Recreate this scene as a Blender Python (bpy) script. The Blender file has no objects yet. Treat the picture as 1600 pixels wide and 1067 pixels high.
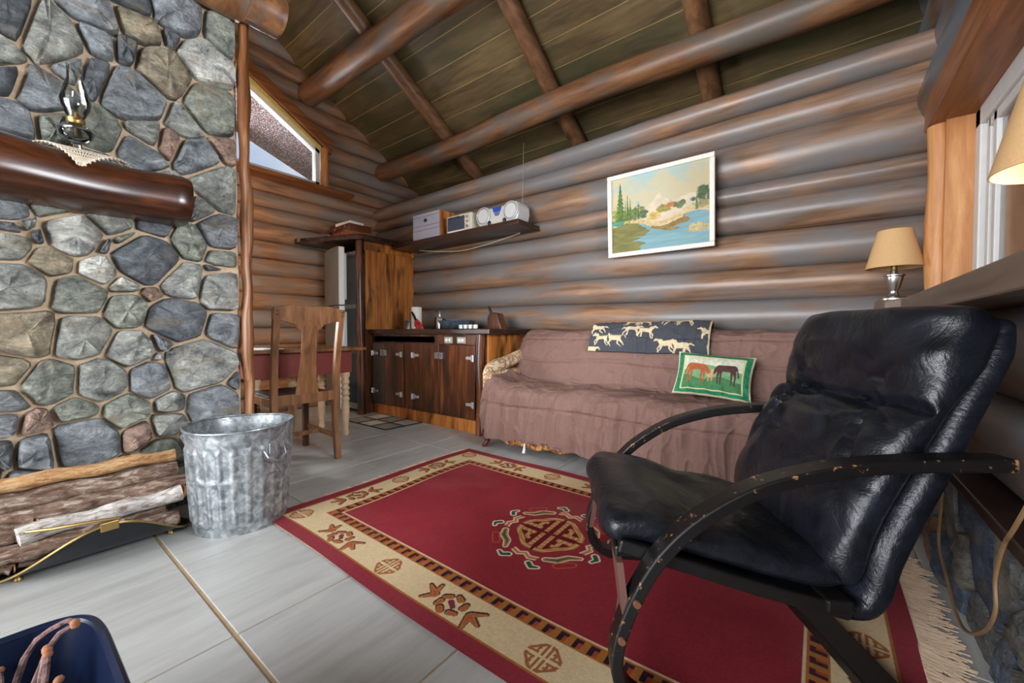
import bpy, bmesh, math, random
import numpy as np
from mathutils import Vector, Matrix
random.seed(7); np.random.seed(7)
sc = bpy.context.scene
C = sc.collection
PI = math.pi

# ------------------------------------------------------------------ camera
F = 630.0; CAMH = 0.92; YAW = math.radians(37.6); PITCH = math.radians(1.41)
cam = bpy.data.cameras.new('camera'); camo = bpy.data.objects.new('camera', cam); C.objects.link(camo)
cam.sensor_width = 36.0; cam.lens = 36.0 * F / 1600.0; cam.clip_start = 0.02; cam.clip_end = 200
camo.location = (0, 0, CAMH); camo.rotation_euler = (PI / 2 - PITCH, 0, YAW)
sc.camera = camo

# ------------------------------------------------------------------ world, lights, exposure
sc.view_settings.view_transform = 'Standard'; sc.view_settings.look = 'None'
sc.view_settings.gamma = 1.0; sc.view_settings.use_curve_mapping = False
sc.view_settings.exposure = 1.1
W = bpy.data.worlds.new('sky'); sc.world = W; W.use_nodes = True
nt = W.node_tree; bg = nt.nodes['Background']
tc = nt.nodes.new('ShaderNodeTexCoord'); nz = nt.nodes.new('ShaderNodeTexNoise')
nz.inputs['Scale'].default_value = 3.0; nz.inputs['Detail'].default_value = 6
rp = nt.nodes.new('ShaderNodeValToRGB')
rp.color_ramp.elements[0].position = .46; rp.color_ramp.elements[0].color = (.30, .50, .90, 1)
rp.color_ramp.elements[1].position = .72; rp.color_ramp.elements[1].color = (.95, .97, 1, 1)
nt.links.new(tc.outputs['Generated'], nz.inputs['Vector']); nt.links.new(nz.outputs['Fac'], rp.inputs['Fac'])
nt.links.new(rp.outputs['Color'], bg.inputs['Color']); bg.inputs['Strength'].default_value = .42

def area(name, loc, size, rot, power, col):
    l = bpy.data.lights.new(name, 'AREA'); l.shape = 'RECTANGLE'; l.size, l.size_y = size
    l.energy = power; l.color = col
    o = bpy.data.objects.new(name, l); C.objects.link(o); o.location = loc; o.rotation_euler = rot
    return o
# daylight entering by the window in the right wall and the glazed wall behind the camera
area('daylight_side_window', (0.86, 1.30, 1.52), (1.5, .78), (0, PI / 2, 0), 95, (.90, .95, 1))
area('daylight_rear_window', (-1.5, -2.95, 1.55), (3.3, 2.3), (PI / 2, 0, 0), 165, (.93, .96, 1))
area('daylight_gable_window', (-5.9, 1.75, 2.55), (1.4, .6), (0, -PI / 2 - .25, 0), 22, (.9, .95, 1))
area('added_alcove_fill', (-5.25, -.05, 1.55), (1.3, 1.1), (0, -PI / 2, 0), 200, (.95, .97, 1))  # added fill lamp, hidden behind the chimney to brighten the kitchen corner

# ------------------------------------------------------------------ helpers
_fw = (-math.sin(YAW) * math.cos(PITCH), math.cos(YAW) * math.cos(PITCH), -math.sin(PITCH))
_rt = (math.cos(YAW), math.sin(YAW), 0)
_up = (-math.sin(YAW) * math.sin(PITCH), math.cos(YAW) * math.sin(PITCH), math.cos(PITCH))
def px(u, v, ax, c):
    a = (u - 800) / F; b = -(v - 533.5) / F
    d = [_fw[i] + a * _rt[i] + b * _up[i] for i in range(3)]
    o = (0, 0, CAMH); t = (c - o[ax]) / d[ax]
    return Vector([o[i] + t * d[i] for i in range(3)])
def S(r, g, b):
    f = lambda c: (c / 255 / 12.92) if c / 255 <= .04045 else ((c / 255 + .055) / 1.055) ** 2.4
    return (f(r), f(g), f(b), 1)
def link(o, parent=None):
    C.objects.link(o)
    if parent is not None: o.parent = parent
    return o
def tag(o, label=None, cat=None, group=None, kind=None):
    if label: o['label'] = label
    if cat: o['category'] = cat
    if group: o['group'] = group
    if kind: o['kind'] = kind
    return o
def thing(name, label, cat, loc=(0, 0, 0), rz=0, group=None):
    o = bpy.data.objects.new(name, None); C.objects.link(o)
    o.location = loc; o.rotation_euler = (0, 0, rz); o.empty_display_size = .1
    return tag(o, label, cat, group)
def structure(name, loc=(0, 0, 0)):
    o = bpy.data.objects.new(name, None); C.objects.link(o); o.location = loc; o.empty_display_size = .1
    o['kind'] = 'structure'; return o
LAST = [None]
class MB:
    def __init__(s): s.v = []; s.f = []
    def add(s, vs, fs):
        n = len(s.v); s.v += [tuple(p) for p in vs]; s.f += [tuple(i + n for i in f) for f in fs]; return s
    def box(s, x0, x1, y0, y1, z0, z1, m=None):
        vs = [Vector((x, y, z)) for z in (z0, z1) for y in (y0, y1) for x in (x0, x1)]
        if m is not None: vs = [m @ v for v in vs]
        return s.add(vs, [(0, 2, 3, 1), (4, 5, 7, 6), (0, 1, 5, 4), (2, 6, 7, 3), (0, 4, 6, 2), (1, 3, 7, 5)])
    def tube(s, pts, rad, seg=10, cap=True, squash=1.0):
        pts = [Vector(p) for p in pts]; n = len(pts)
        if not hasattr(rad, '__len__'): rad = [rad] * n
        vs = []; ref = None
        for i in range(n):
            t = (pts[min(i + 1, n - 1)] - pts[max(i - 1, 0)]).normalized()
            if ref is None:
                ref = Vector((0, 0, 1)) if abs(t.z) < .9 else Vector((1, 0, 0))
            a = (ref - t * ref.dot(t)).normalized(); b = t.cross(a); ref = a
            for k in range(seg):
                th = 2 * PI * k / seg
                vs.append(pts[i] + (a * math.cos(th) * squash + b * math.sin(th)) * rad[i])
        fs = [(i * seg + k, i * seg + (k + 1) % seg, (i + 1) * seg + (k + 1) % seg, (i + 1) * seg + k) for i in range(n - 1) for k in range(seg)]
        if cap: fs += [tuple(reversed(range(seg))), tuple(range((n - 1) * seg, n * seg))]
        return s.add(vs, fs)
    def lathe(s, prof, seg=24, c=(0, 0, 0), sx=1, sy=1):
        vs = [(c[0] + r * math.cos(2 * PI * k / seg) * sx, c[1] + r * math.sin(2 * PI * k / seg) * sy, c[2] + z) for r, z in prof for k in range(seg)]
        n = len(prof)
        fs = [(i * seg + k, i * seg + (k + 1) % seg, (i + 1) * seg + (k + 1) % seg, (i + 1) * seg + k) for i in range(n - 1) for k in range(seg)]
        if prof[0][0] > 1e-6 and prof[0][0] < 9: fs.append(tuple(reversed(range(seg))))
        if prof[-1][0] > 1e-6: fs.append(tuple(range((n - 1) * seg, n * seg)))
        return s.add(vs, fs)
    def shell(s, prof, seg=24, c=(0, 0, 0), sx=1, sy=1):      # lathe without caps
        vs = [(c[0] + r * math.cos(2 * PI * k / seg) * sx, c[1] + r * math.sin(2 * PI * k / seg) * sy, c[2] + z) for r, z in prof for k in range(seg)]
        return s.add(vs, [(i * seg + k, i * seg + (k + 1) % seg, (i + 1) * seg + (k + 1) % seg, (i + 1) * seg + k) for i in range(len(prof) - 1) for k in range(seg)])
    def prism(s, poly, h0, h1, fr):     # poly of 2D points; fr(a, b, h) -> xyz
        n = len(poly)
        vs = [fr(a, b, h0) for a, b in poly] + [fr(a, b, h1) for a, b in poly]
        fs = [tuple(reversed(range(n))), tuple(range(n, 2 * n))] + [(i, (i + 1) % n, n + (i + 1) % n, n + i) for i in range(n)]
        return s.add(vs, fs)
    def grid(s, fn, nu, nv, wrapu=False):
        vs = [fn(i / (nu if wrapu else nu - 1), j / (nv - 1)) for j in range(nv) for i in range(nu)]
        m = nu if wrapu else nu - 1
        return s.add(vs, [(j * nu + i, j * nu + (i + 1) % nu, (j + 1) * nu + (i + 1) % nu, (j + 1) * nu + i) for j in range(nv - 1) for i in range(m)])
    def band(s, prof, w, th, y0):       # flat laminated strip bent in the x-z plane, centred at y0
        P = [Vector((p[0], 0, p[1])) for p in prof]; n = len(P); vs = []
        for i in range(n):
            t = (P[min(i + 1, n - 1)] - P[max(i - 1, 0)]).normalized(); nn = Vector((-t.z, 0, t.x))
            for dy, dn in ((-w / 2, -th / 2), (w / 2, -th / 2), (w / 2, th / 2), (-w / 2, th / 2)):
                q = P[i] + nn * dn; vs.append((q.x, y0 + dy, q.z))
        fs = [(i * 4 + k, i * 4 + (k + 1) % 4, (i + 1) * 4 + (k + 1) % 4, (i + 1) * 4 + k) for i in range(n - 1) for k in range(4)]
        fs += [(3, 2, 1, 0), tuple(range((n - 1) * 4, n * 4))]
        return s.add(vs, fs)
    def mesh(s, name, mat, smooth=False, bevel=0, seg=2):
        me = bpy.data.meshes.new(name)
        bm = bmesh.new(); bv = [bm.verts.new(v) for v in s.v]
        for f in s.f:
            try: bm.faces.new([bv[i] for i in f])
            except ValueError: pass
        bmesh.ops.recalc_face_normals(bm, faces=bm.faces)
        if bevel:
            es = [e for e in bm.edges if len(e.link_faces) == 2 and e.calc_face_angle(0) > .6]
            bmesh.ops.bevel(bm, geom=es, offset=bevel, segments=seg, affect='EDGES', profile=.5, clamp_overlap=True)
        if smooth:
            for f in bm.faces: f.smooth = True
            for e in bm.edges:
                if len(e.link_faces) == 2 and e.calc_face_angle(0) > .75: e.smooth = False
        bm.to_mesh(me); bm.free()
        if mat is not None: me.materials.append(mat)
        return me
    def build(s, name, mat, parent=None, smooth=False, bevel=0, loc=None, rz=None, seg=2):
        o = bpy.data.objects.new(name, s.mesh(name, mat, smooth, bevel, seg)); link(o, parent); LAST[0] = o
        if loc is not None: o.location = loc
        if rz is not None: o.rotation_euler = (0, 0, rz)
        return o
def curve_pts(ctrl, n):
    P = np.array(ctrl, float); m = len(P); out = []
    for i in range(n):
        t = i / (n - 1) * (m - 1); k = min(int(t), m - 2); f = t - k
        p0, p1, p2, p3 = P[max(k - 1, 0)], P[k], P[k + 1], P[min(k + 2, m - 1)]
        out.append(.5 * ((2 * p1) + (-p0 + p2) * f + (2 * p0 - 5 * p1 + 4 * p2 - p3) * f * f + (-p0 + 3 * p1 - 3 * p2 + p3) * f ** 3))
    return [tuple(q) for q in out]
def colour_grid(name, pos, col, nu, nv, mat, parent=None, smooth=True):
    """surface with a printed / woven pattern held as a colour per vertex; pos(a,b), col(A,B) -> (n,3) linear"""
    a = np.linspace(0, 1, nu); b = np.linspace(0, 1, nv); A, B = np.meshgrid(a, b)
    P = pos(A.ravel(), B.ravel()); n = nu * nv
    idx = np.arange(n).reshape(nv, nu)
    q = np.stack([idx[:-1, :-1], idx[:-1, 1:], idx[1:, 1:], idx[1:, :-1]], -1).reshape(-1, 4)
    me = bpy.data.meshes.new(name); me.vertices.add(n); me.vertices.foreach_set('co', P.astype(np.float32).ravel())
    me.loops.add(q.size); me.loops.foreach_set('vertex_index', q.astype(np.int32).ravel())
    me.polygons.add(len(q)); me.polygons.foreach_set('loop_start', np.arange(0, q.size, 4, dtype=np.int32))
    me.update(calc_edges=True)
    at = me.color_attributes.new('print', 'FLOAT_COLOR', 'POINT')
    c = np.ones((n, 4), np.float32); c[:, :3] = col(A.ravel(), B.ravel()); at.data.foreach_set('color', c.ravel())
    if smooth: me.polygons.foreach_set('use_smooth', np.ones(len(q), bool))
    me.materials.append(mat); o = bpy.data.objects.new(name, me); link(o, parent); return o
def lin(r, g, b): return np.array(S(r, g, b)[:3])
def vnoise(x, y, seed=0):
    xi = np.floor(x).astype(int); yi = np.floor(y).astype(int); fx = x - xi; fy = y - yi
    h = lambda i, j: np.mod(np.sin(i * 127.1 + j * 311.7 + seed * 74.7) * 43758.5453, 1.0)
    fx = fx * fx * (3 - 2 * fx); fy = fy * fy * (3 - 2 * fy)
    return (h(xi, yi) * (1 - fx) + h(xi + 1, yi) * fx) * (1 - fy) + (h(xi, yi + 1) * (1 - fx) + h(xi + 1, yi + 1) * fx) * fy
def fbm(x, y, seed=0, o=4):
    r = 0; a = .5
    for k in range(o): r = r + a * vnoise(x * 2 ** k, y * 2 ** k, seed + k); a *= .5
    return r
def capd(X, Y, segs):     # min (distance - radius) over capsules
    d = np.full(X.shape, 9.0)
    for x0, y0, x1, y1, r0, r1 in segs:
        dx, dy = x1 - x0, y1 - y0; L = dx * dx + dy * dy + 1e-12
        t = np.clip(((X - x0) * dx + (Y - y0) * dy) / L, 0, 1)
        d = np.minimum(d, np.hypot(X - x0 - t * dx, Y - y0 - t * dy) - (r0 + (r1 - r0) * t))
    return d
# ------------------------------------------------------------------ materials
def new_mat(name, rough=.5, metal=0, spec=.5):
    m = bpy.data.materials.new(name); m.use_nodes = True; n = m.node_tree
    p = n.nodes['Principled BSDF']; p.inputs['Roughness'].default_value = rough; p.inputs['Metallic'].default_value = metal
    p.inputs['Specular IOR Level'].default_value = spec
    return m, n, p
def ramp(n, stops):
    r = n.nodes.new('ShaderNodeValToRGB'); e = r.color_ramp.elements
    while len(e) < len(stops): e.new(.5)
    for k, (p, c) in enumerate(stops): e[k].position = p; e[k].color = c
    return r
def coords(n, scale=(1, 1, 1), rand=True):
    t = n.nodes.new('ShaderNodeTexCoord'); mp = n.nodes.new('ShaderNodeMapping'); mp.inputs['Scale'].default_value = scale
    if rand:
        oi = n.nodes.new('ShaderNodeObjectInfo'); mu = n.nodes.new('ShaderNodeMath'); mu.operation = 'MULTIPLY'; mu.inputs[1].default_value = 37
        cx = n.nodes.new('ShaderNodeCombineXYZ'); ad = n.nodes.new('ShaderNodeVectorMath')
        n.links.new(oi.outputs['Random'], mu.inputs[0])
        for k in range(3): n.links.new(mu.outputs[0], cx.inputs[k])
        n.links.new(t.outputs['Object'], ad.inputs[0]); n.links.new(cx.outputs[0], ad.inputs[1]); n.links.new(ad.outputs[0], mp.inputs['Vector'])
    else: n.links.new(t.outputs['Object'], mp.inputs['Vector'])
    return mp.outputs[0]
def noise(n, vec, scale, detail=4, rough=.55, dist=0):
    t = n.nodes.new('ShaderNodeTexNoise'); t.inputs['Scale'].default_value = scale; t.inputs['Detail'].default_value = detail
    t.inputs['Roughness'].default_value = rough; t.inputs['Distortion'].default_value = dist; n.links.new(vec, t.inputs['Vector']); return t.outputs['Fac']
def bump(n, p, h, s=.3, d=.01):
    b = n.nodes.new('ShaderNodeBump'); b.inputs['Strength'].default_value = s; b.inputs['Distance'].default_value = d
    n.links.new(h, b.inputs['Height']); n.links.new(b.outputs[0], p.inputs['Normal'])
def plain(name, col, rough=.5, metal=0, var=.12, scale=20, bs=0, spec=.5):
    m, n, p = new_mat(name, rough, metal, spec); v = coords(n)
    f = noise(n, v, scale); c = np.array(col[:3])
    r = ramp(n, [(.3, (*np.clip(c * (1 - var), 0, 1), 1)), (.7, (*np.clip(c * (1 + var), 0, 1), 1))])
    n.links.new(f, r.inputs['Fac']); n.links.new(r.outputs[0], p.inputs['Base Color'])
    if bs: bump(n, p, f, bs)
    return m
def wood(name, stops, grain=(1, 14, 14), scale=2.2, rough=.45, bs=.15, blotch=None, spec=.5, rand=True):
    m, n, p = new_mat(name, rough, 0, spec); v = coords(n, grain, rand)
    f = noise(n, v, scale, 6, .6, .6); r = ramp(n, stops); n.links.new(f, r.inputs['Fac']); out = r.outputs[0]
    if blotch:
        v2 = coords(n, tuple(1 + (g - 1) * .18 for g in grain), rand); f2 = noise(n, v2, blotch[1], 3, .5, .4)
        r2 = ramp(n, [(blotch[2], (0, 0, 0, 1)), (blotch[3], (1, 1, 1, 1))]); n.links.new(f2, r2.inputs['Fac'])
        mx = n.nodes.new('ShaderNodeMix'); mx.data_type = 'RGBA'; n.links.new(r2.outputs[0], mx.inputs['Factor'])
        n.links.new(out, mx.inputs['A']); mx.inputs['B'].default_value = blotch[0]; out = mx.outputs['Result']
    n.links.new(out, p.inputs['Base Color']); bump(n, p, f, bs, .006)
    return m
def printed(name, rough=.9, bs=.2, sc_=400, spec=.2):
    m, n, p = new_mat(name, rough, 0, spec); a = n.nodes.new('ShaderNodeVertexColor'); a.layer_name = 'print'
    v = coords(n, rand=False); f = noise(n, v, sc_, 2)
    hs = n.nodes.new('ShaderNodeMix'); hs.data_type = 'RGBA'; hs.blend_type = 'MULTIPLY'; hs.inputs['Factor'].default_value = .35
    r = ramp(n, [(.3, (.6, .6, .6, 1)), (.7, (1.0, 1.0, 1.0, 1))]); n.links.new(f, r.inputs['Fac'])
    n.links.new(a.outputs['Color'], hs.inputs['A']); n.links.new(r.outputs[0], hs.inputs['B'])
    n.links.new(hs.outputs['Result'], p.inputs['Base Color']); bump(n, p, f, bs, .003); return m
def glass(name, tint=(1, 1, 1, 1), refl=1.0):
    m = bpy.data.materials.new(name); m.use_nodes = True; n = m.node_tree; n.nodes.remove(n.nodes['Principled BSDF'])
    o = n.nodes['Material Output']; tr = n.nodes.new('ShaderNodeBsdfTransparent'); tr.inputs[0].default_value = tint
    gl = n.nodes.new('ShaderNodeBsdfGlossy'); gl.inputs['Roughness'].default_value = .02; fr = n.nodes.new('ShaderNodeFresnel'); fr.inputs[0].default_value = 1.45
    mu = n.nodes.new('ShaderNodeMath'); mu.operation = 'MULTIPLY'; mu.inputs[1].default_value = refl; n.links.new(fr.outputs[0], mu.inputs[0])
    mx = n.nodes.new('ShaderNodeMixShader'); n.links.new(mu.outputs[0], mx.inputs[0]); n.links.new(tr.outputs[0], mx.inputs[1]); n.links.new(gl.outputs[0], mx.inputs[2])
    n.links.new(mx.outputs[0], o.inputs['Surface']); return m

GB = S(104, 108, 112)
m_log = wood('log_stain', [(.25, S(84, 62, 48)), (.5, S(138, 106, 82)), (.72, S(178, 134, 98))], (1, 9, 9), 1.8, .36, .12, (S(120, 116, 114), 1.5, .37, .58), .6)
m_log_end = wood('log_end_wall', [(.25, S(92, 66, 50)), (.5, S(150, 112, 84)), (.72, S(188, 134, 94))], (9, 1, 9), 1.8, .5, .12, (S(134, 126, 120), 1.5, .42, .66))
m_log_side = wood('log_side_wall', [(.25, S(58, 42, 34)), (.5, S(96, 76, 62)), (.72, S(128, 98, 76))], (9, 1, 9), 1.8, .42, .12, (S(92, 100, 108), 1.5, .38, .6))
m_chink = plain('chinking_dark', S(52, 42, 36), .9)
m_board = wood('ceiling_board', [(.28, S(66, 54, 36)), (.5, S(106, 88, 58)), (.75, S(134, 112, 74))], (1, 7, 7), 1.6, .55, .1, (S(76, 72, 46), 1.1, .42, .66))
m_beam = wood('beam_wood', [(.25, S(74, 46, 28)), (.5, S(124, 84, 54)), (.75, S(160, 112, 74))], (1, 8, 8), 1.8, .42, .2, (S(104, 94, 84), 2, .45, .65), .5)
m_rafter = wood('rafter_wood', [(.25, S(74, 48, 30)), (.5, S(116, 80, 52)), (.75, S(140, 100, 66))], (8, 1, 8), 1.8, .45, .12)
m_honey = wood('honey_wood', [(.22, S(92, 48, 18)), (.45, S(170, 102, 44)), (.7, S(216, 144, 70))], (12, 12, 1), 1.6, .32, .1, (S(60, 28, 12), 2.4, .52, .72), .6)
m_dkwood = wood('dark_stained_wood', [(.25, S(36, 18, 10)), (.5, S(88, 47, 25)), (.75, S(142, 82, 40))], (12, 12, 1), 1.8, .30, .08, (S(30, 20, 16), 2, .45, .7), .6)
m_slab = wood('dark_slab', [(.3, S(30, 18, 13)), (.6, S(58, 36, 26)), (.8, S(84, 54, 38))], (1, 10, 10), 1.8, .26, .06, None, .6)
m_mantel = wood('mantel_wood', [(.25, S(34, 17, 10)), (.5, S(70, 36, 18)), (.75, S(112, 60, 28))], (10, 1, 10), 1.8, .25, .06, (S(36, 20, 14), 2.2, .45, .65), .6)
m_timber = wood('live_edge_timber', [(.25, S(74, 42, 22)), (.5, S(122, 74, 40)), (.75, S(170, 124, 84))], (9, 9, 1), 2, .38, .2)
m_oak = wood('oak', [(.25, S(78, 46, 25)), (.5, S(130, 86, 50)), (.75, S(164, 116, 74))], (14, 14, 1), 2, .42, .1)
m_pine = wood('pine_trim', [(.25, S(150, 92, 44)), (.5, S(190, 130, 76)), (.75, S(216, 164, 108))], (10, 10, 1), 2, .45, .1)
m_pineh = wood('pine_header', [(.25, S(84, 46, 22)), (.5, S(132, 78, 40)), (.75, S(166, 106, 60))], (10, 1, 10), 2, .42, .1)
m_cream = plain('cream_paint', S(222, 190, 152), .5)
m_redp = plain('red_paint', S(134, 56, 48), .5)
m_white = plain('white_enamel', S(226, 228, 228), .35, 0, .03)
m_vinyl = plain('white_vinyl', S(208, 208, 206), .4, 0, .04)
m_steel = plain('brushed_steel', S(188, 186, 182), .28, 1, .08)
m_chrome = plain('chrome', S(215, 215, 217), .25, .7, .05)
m_fridge = plain('fridge_grey', S(138, 138, 138), .38, .55, .05, 4)
m_black = plain('black_plastic', S(18, 18, 20), .4)
m_brass = plain('brass', S(166, 138, 86), .4, .9)
m_glass = glass('clear_glass')
m_paneg = glass('window_pane', (1, 1, 1, 1), 1.3)
def lacquer():
    m, n, p = new_mat('black_lacquer', .36); v = coords(n); f = noise(n, v, 45, 4, .7)
    ge = n.nodes.new('ShaderNodeNewGeometry'); ad = n.nodes.new('ShaderNodeMath'); ad.operation = 'MULTIPLY_ADD'; ad.inputs[1].default_value = .16
    n.links.new(f, ad.inputs[0]); n.links.new(ge.outputs['Pointiness'], ad.inputs[2])
    r = ramp(n, [(.640, S(20, 18, 18)), (.656, S(180, 132, 86))]); n.links.new(ad.outputs[0], r.inputs['Fac']); n.links.new(r.outputs[0], p.inputs['Base Color']); return m
m_wornwood = lacquer(); m_blackwood = plain('black_rail', S(20, 18, 18), .36, 0, .2)
m_redwood = plain('reddish_laminate', S(104, 70, 62), .45)
m_paper = plain('paper_white', S(235, 232, 224), .8, 0, .03)
m_shade = plain('lampshade_linen', S(204, 164, 114), .8, 0, .06, 200)
m_rope = plain('cord_ivory', S(206, 190, 160), .6)
m_cordb = plain('cord_brown', S(120, 92, 62), .5)
def leather():
    m, n, p = new_mat('black_leather', .33, 0, .5); v = coords(n)
    f = noise(n, v, 9, 6, .62, 1.2); f2 = noise(n, v, 160, 2)
    r = ramp(n, [(.3, S(10, 12, 17)), (.7, S(25, 29, 38))]); n.links.new(f, r.inputs['Fac']); n.links.new(r.outputs[0], p.inputs['Base Color'])
    rr = ramp(n, [(.3, (.26,) * 3 + (1,)), (.75, (.46,) * 3 + (1,))]); n.links.new(f, rr.inputs['Fac']); n.links.new(rr.outputs[0], p.inputs['Roughness'])
    ad = n.nodes.new('ShaderNodeMath'); ad.inputs[1].default_value = .12; ad.operation = 'MULTIPLY_ADD'; n.links.new(f2, ad.inputs[0]); n.links.new(f, ad.inputs[2])
    bump(n, p, ad.outputs[0], .35, .02); return m
m_leather = leather()
def stone_mat():
    m, n, p = new_mat('field_stone', .72); v = coords(n, (1, 1, 1.5)); oi = n.nodes.new('ShaderNodeObjectInfo')
    f = noise(n, v, 9, 8, .68, .8); f2 = noise(n, v, 60, 8, .75, .6); f3 = noise(n, v, 5, 3, .5, 1)
    r = ramp(n, [(.30, (.24, .25, .27, 1)), (.43, (.85, .86, .86, 1)), (.55, (1.35, 1.34, 1.3, 1)), (.68, (2.2, 2.18, 2.1, 1))]); n.links.new(f, r.inputs['Fac'])
    r2 = ramp(n, [(.34, (.45, .45, .46, 1)), (.55, (1, 1, 1, 1)), (.7, (1.35, 1.33, 1.28, 1))]); n.links.new(f2, r2.inputs['Fac'])
    def mul(a, b, fac=1):
        x = n.nodes.new('ShaderNodeMix'); x.data_type = 'RGBA'; x.blend_type = 'MULTIPLY'; x.inputs['Factor'].default_value = fac
        n.links.new(a, x.inputs['A']); n.links.new(b, x.inputs['B']); return x.outputs['Result']
    c = mul(mul(oi.outputs['Color'], r.outputs[0]), r2.outputs[0], .8)
    r3 = ramp(n, [(.56, (0, 0, 0, 1)), (.70, (.5, .5, .5, 1))]); n.links.new(f3, r3.inputs['Fac'])
    x = n.nodes.new('ShaderNodeMix'); x.data_type = 'RGBA'; n.links.new(r3.outputs[0], x.inputs['Factor']); n.links.new(c, x.inputs['A']); x.inputs['B'].default_value = S(150, 128, 96)
    n.links.new(x.outputs['Result'], p.inputs['Base Color'])
    ad = n.nodes.new('ShaderNodeMath'); ad.operation = 'MULTIPLY_ADD'; ad.inputs[1].default_value = .45; n.links.new(f2, ad.inputs[0]); n.links.new(f, ad.inputs[2])
    bump(n, p, ad.outputs[0], 1.0, .035); return m
m_stone = stone_mat()
m_mortar = plain('mortar', S(218, 190, 158), .95, 0, .12, 60, .5)
def tile_mat():
    m, n, p = new_mat('floor_tile', .38); v = coords(n, (7, 1, 1)); f = noise(n, v, 2.6, 6, .6, .3)
    r = ramp(n, [(.32, S(168, 167, 163)), (.55, S(182, 182, 178)), (.75, S(190, 190, 187))]); n.links.new(f, r.inputs['Fac']); n.links.new(r.outputs[0], p.inputs['Base Color']); bump(n, p, f, .04); return m
m_tile = tile_mat(); m_grout = plain('grout', S(176, 150, 118), .9, 0, .1, 50)
# ------------------------------------------------------------------ the setting
def log(name, mat, parent, p0, p1, r0, r1, rings=14, seg=20, wob=.008, hr=1.0, lump=.03):
    p0 = Vector(p0); p1 = Vector(p1); t = (p1 - p0).normalized()
    b = Vector((0, 0, 1)) if abs(t.z) < .9 else Vector((1, 0, 0)); a = t.cross(b).normalized(); b = a.cross(t)
    vs = []; ph = [random.uniform(0, 6) for _ in range(6)]
    for i in range(rings):
        s = i / (rings - 1); c = (p1 - p0) * s + a * wob * math.sin(ph[0] + s * 7) + b * wob * math.sin(ph[1] + s * 9)
        r = r0 + (r1 - r0) * s
        for k in range(seg):
            th = 2 * PI * k / seg
            q = r * (1 + lump * math.sin(2 * th + ph[2] + s * 5) * .6 + lump * math.sin(3 * th + ph[3] - s * 11) * .5 + lump * .5 * math.sin(s * 31 + ph[4] + th))
            vs.append(c + a * math.cos(th) * q * hr + b * math.sin(th) * q)
    m = MB(); m.v = [tuple(v) for v in vs]
    m.f = [(i * seg + k, i * seg + (k + 1) % seg, (i + 1) * seg + (k + 1) % seg, (i + 1) * seg + k) for i in range(rings - 1) for k in range(seg)]
    m.f += [tuple(reversed(range(seg))), tuple(range((rings - 1) * seg, rings * seg))]
    return m.build(name, mat, parent, True, loc=p0)

# floor: a bedding slab with every tile laid on it
fl = MB().box(-5.0, .62, -2.9, 5.3, -.10, -.004).build('floor', m_grout); fl['kind'] = 'structure'
XL = [.32 - .572 * k for k in range(-1, 11)]; YL = [.44 + .573 * k for k in range(-6, 6)]
for i in range(len(XL) - 1):
    for j in range(len(YL) - 1):
        x1, x0 = XL[i], XL[i + 1]; y0, y1 = YL[j], YL[j + 1]
        g0 = .007 if abs(y0 - .44) < .01 else .003; g1 = .007 if abs(y1 - .44) < .01 else .003
        if y0 > 3.2: continue
        w, d = (x1 - x0) / 2 - .003, (y1 - y0 - g0 - g1) / 2
        o = MB().box(-w, w, -d, d, -.008, 0).build('tile', m_tile, fl, False, .0015, seg=1)
        o.location = ((x0 + x1) / 2, y0 + g0 + d, 0)

# long log wall (partition, open above), logs taper from end to end
wb = structure('wall_back')
zb = [(2.575, 2.635), (2.418, 2.461), (2.29, 2.26), (2.005, 1.955), (1.85, 1.815), (1.675, 1.605), (1.405, 1.356), (1.204, 1.138), (.95, .90), (.70, .66), (.45, .43), (.22, .20), (-.02, -.02)]
for k in range(len(zb) - 1):
    (a0, a1), (b0, b1) = zb[k], zb[k + 1]
    r0, r1 = (a0 - b0) / 2 * 1.05, (a1 - b1) / 2 * 1.05; big = max(r0, r1)
    yc = 3.215 + max(.12, big) * .95
    log('log', m_log, wb, (-4.95, yc, (a0 + b0) / 2), (.52, yc, (a1 + b1) / 2), r0, r1, 18, 22, .006, max(1.0, .12 / big))
MB().box(-4.95, .6, 3.33, 3.36, 0, 2.5).build('chinking', m_chink, wb)
# dark room beyond the partition
far = MB().box(-5.0, .7, 5.2, 5.3, 0, 4).build('wall_far', m_chink); far['kind'] = 'structure'

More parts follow.
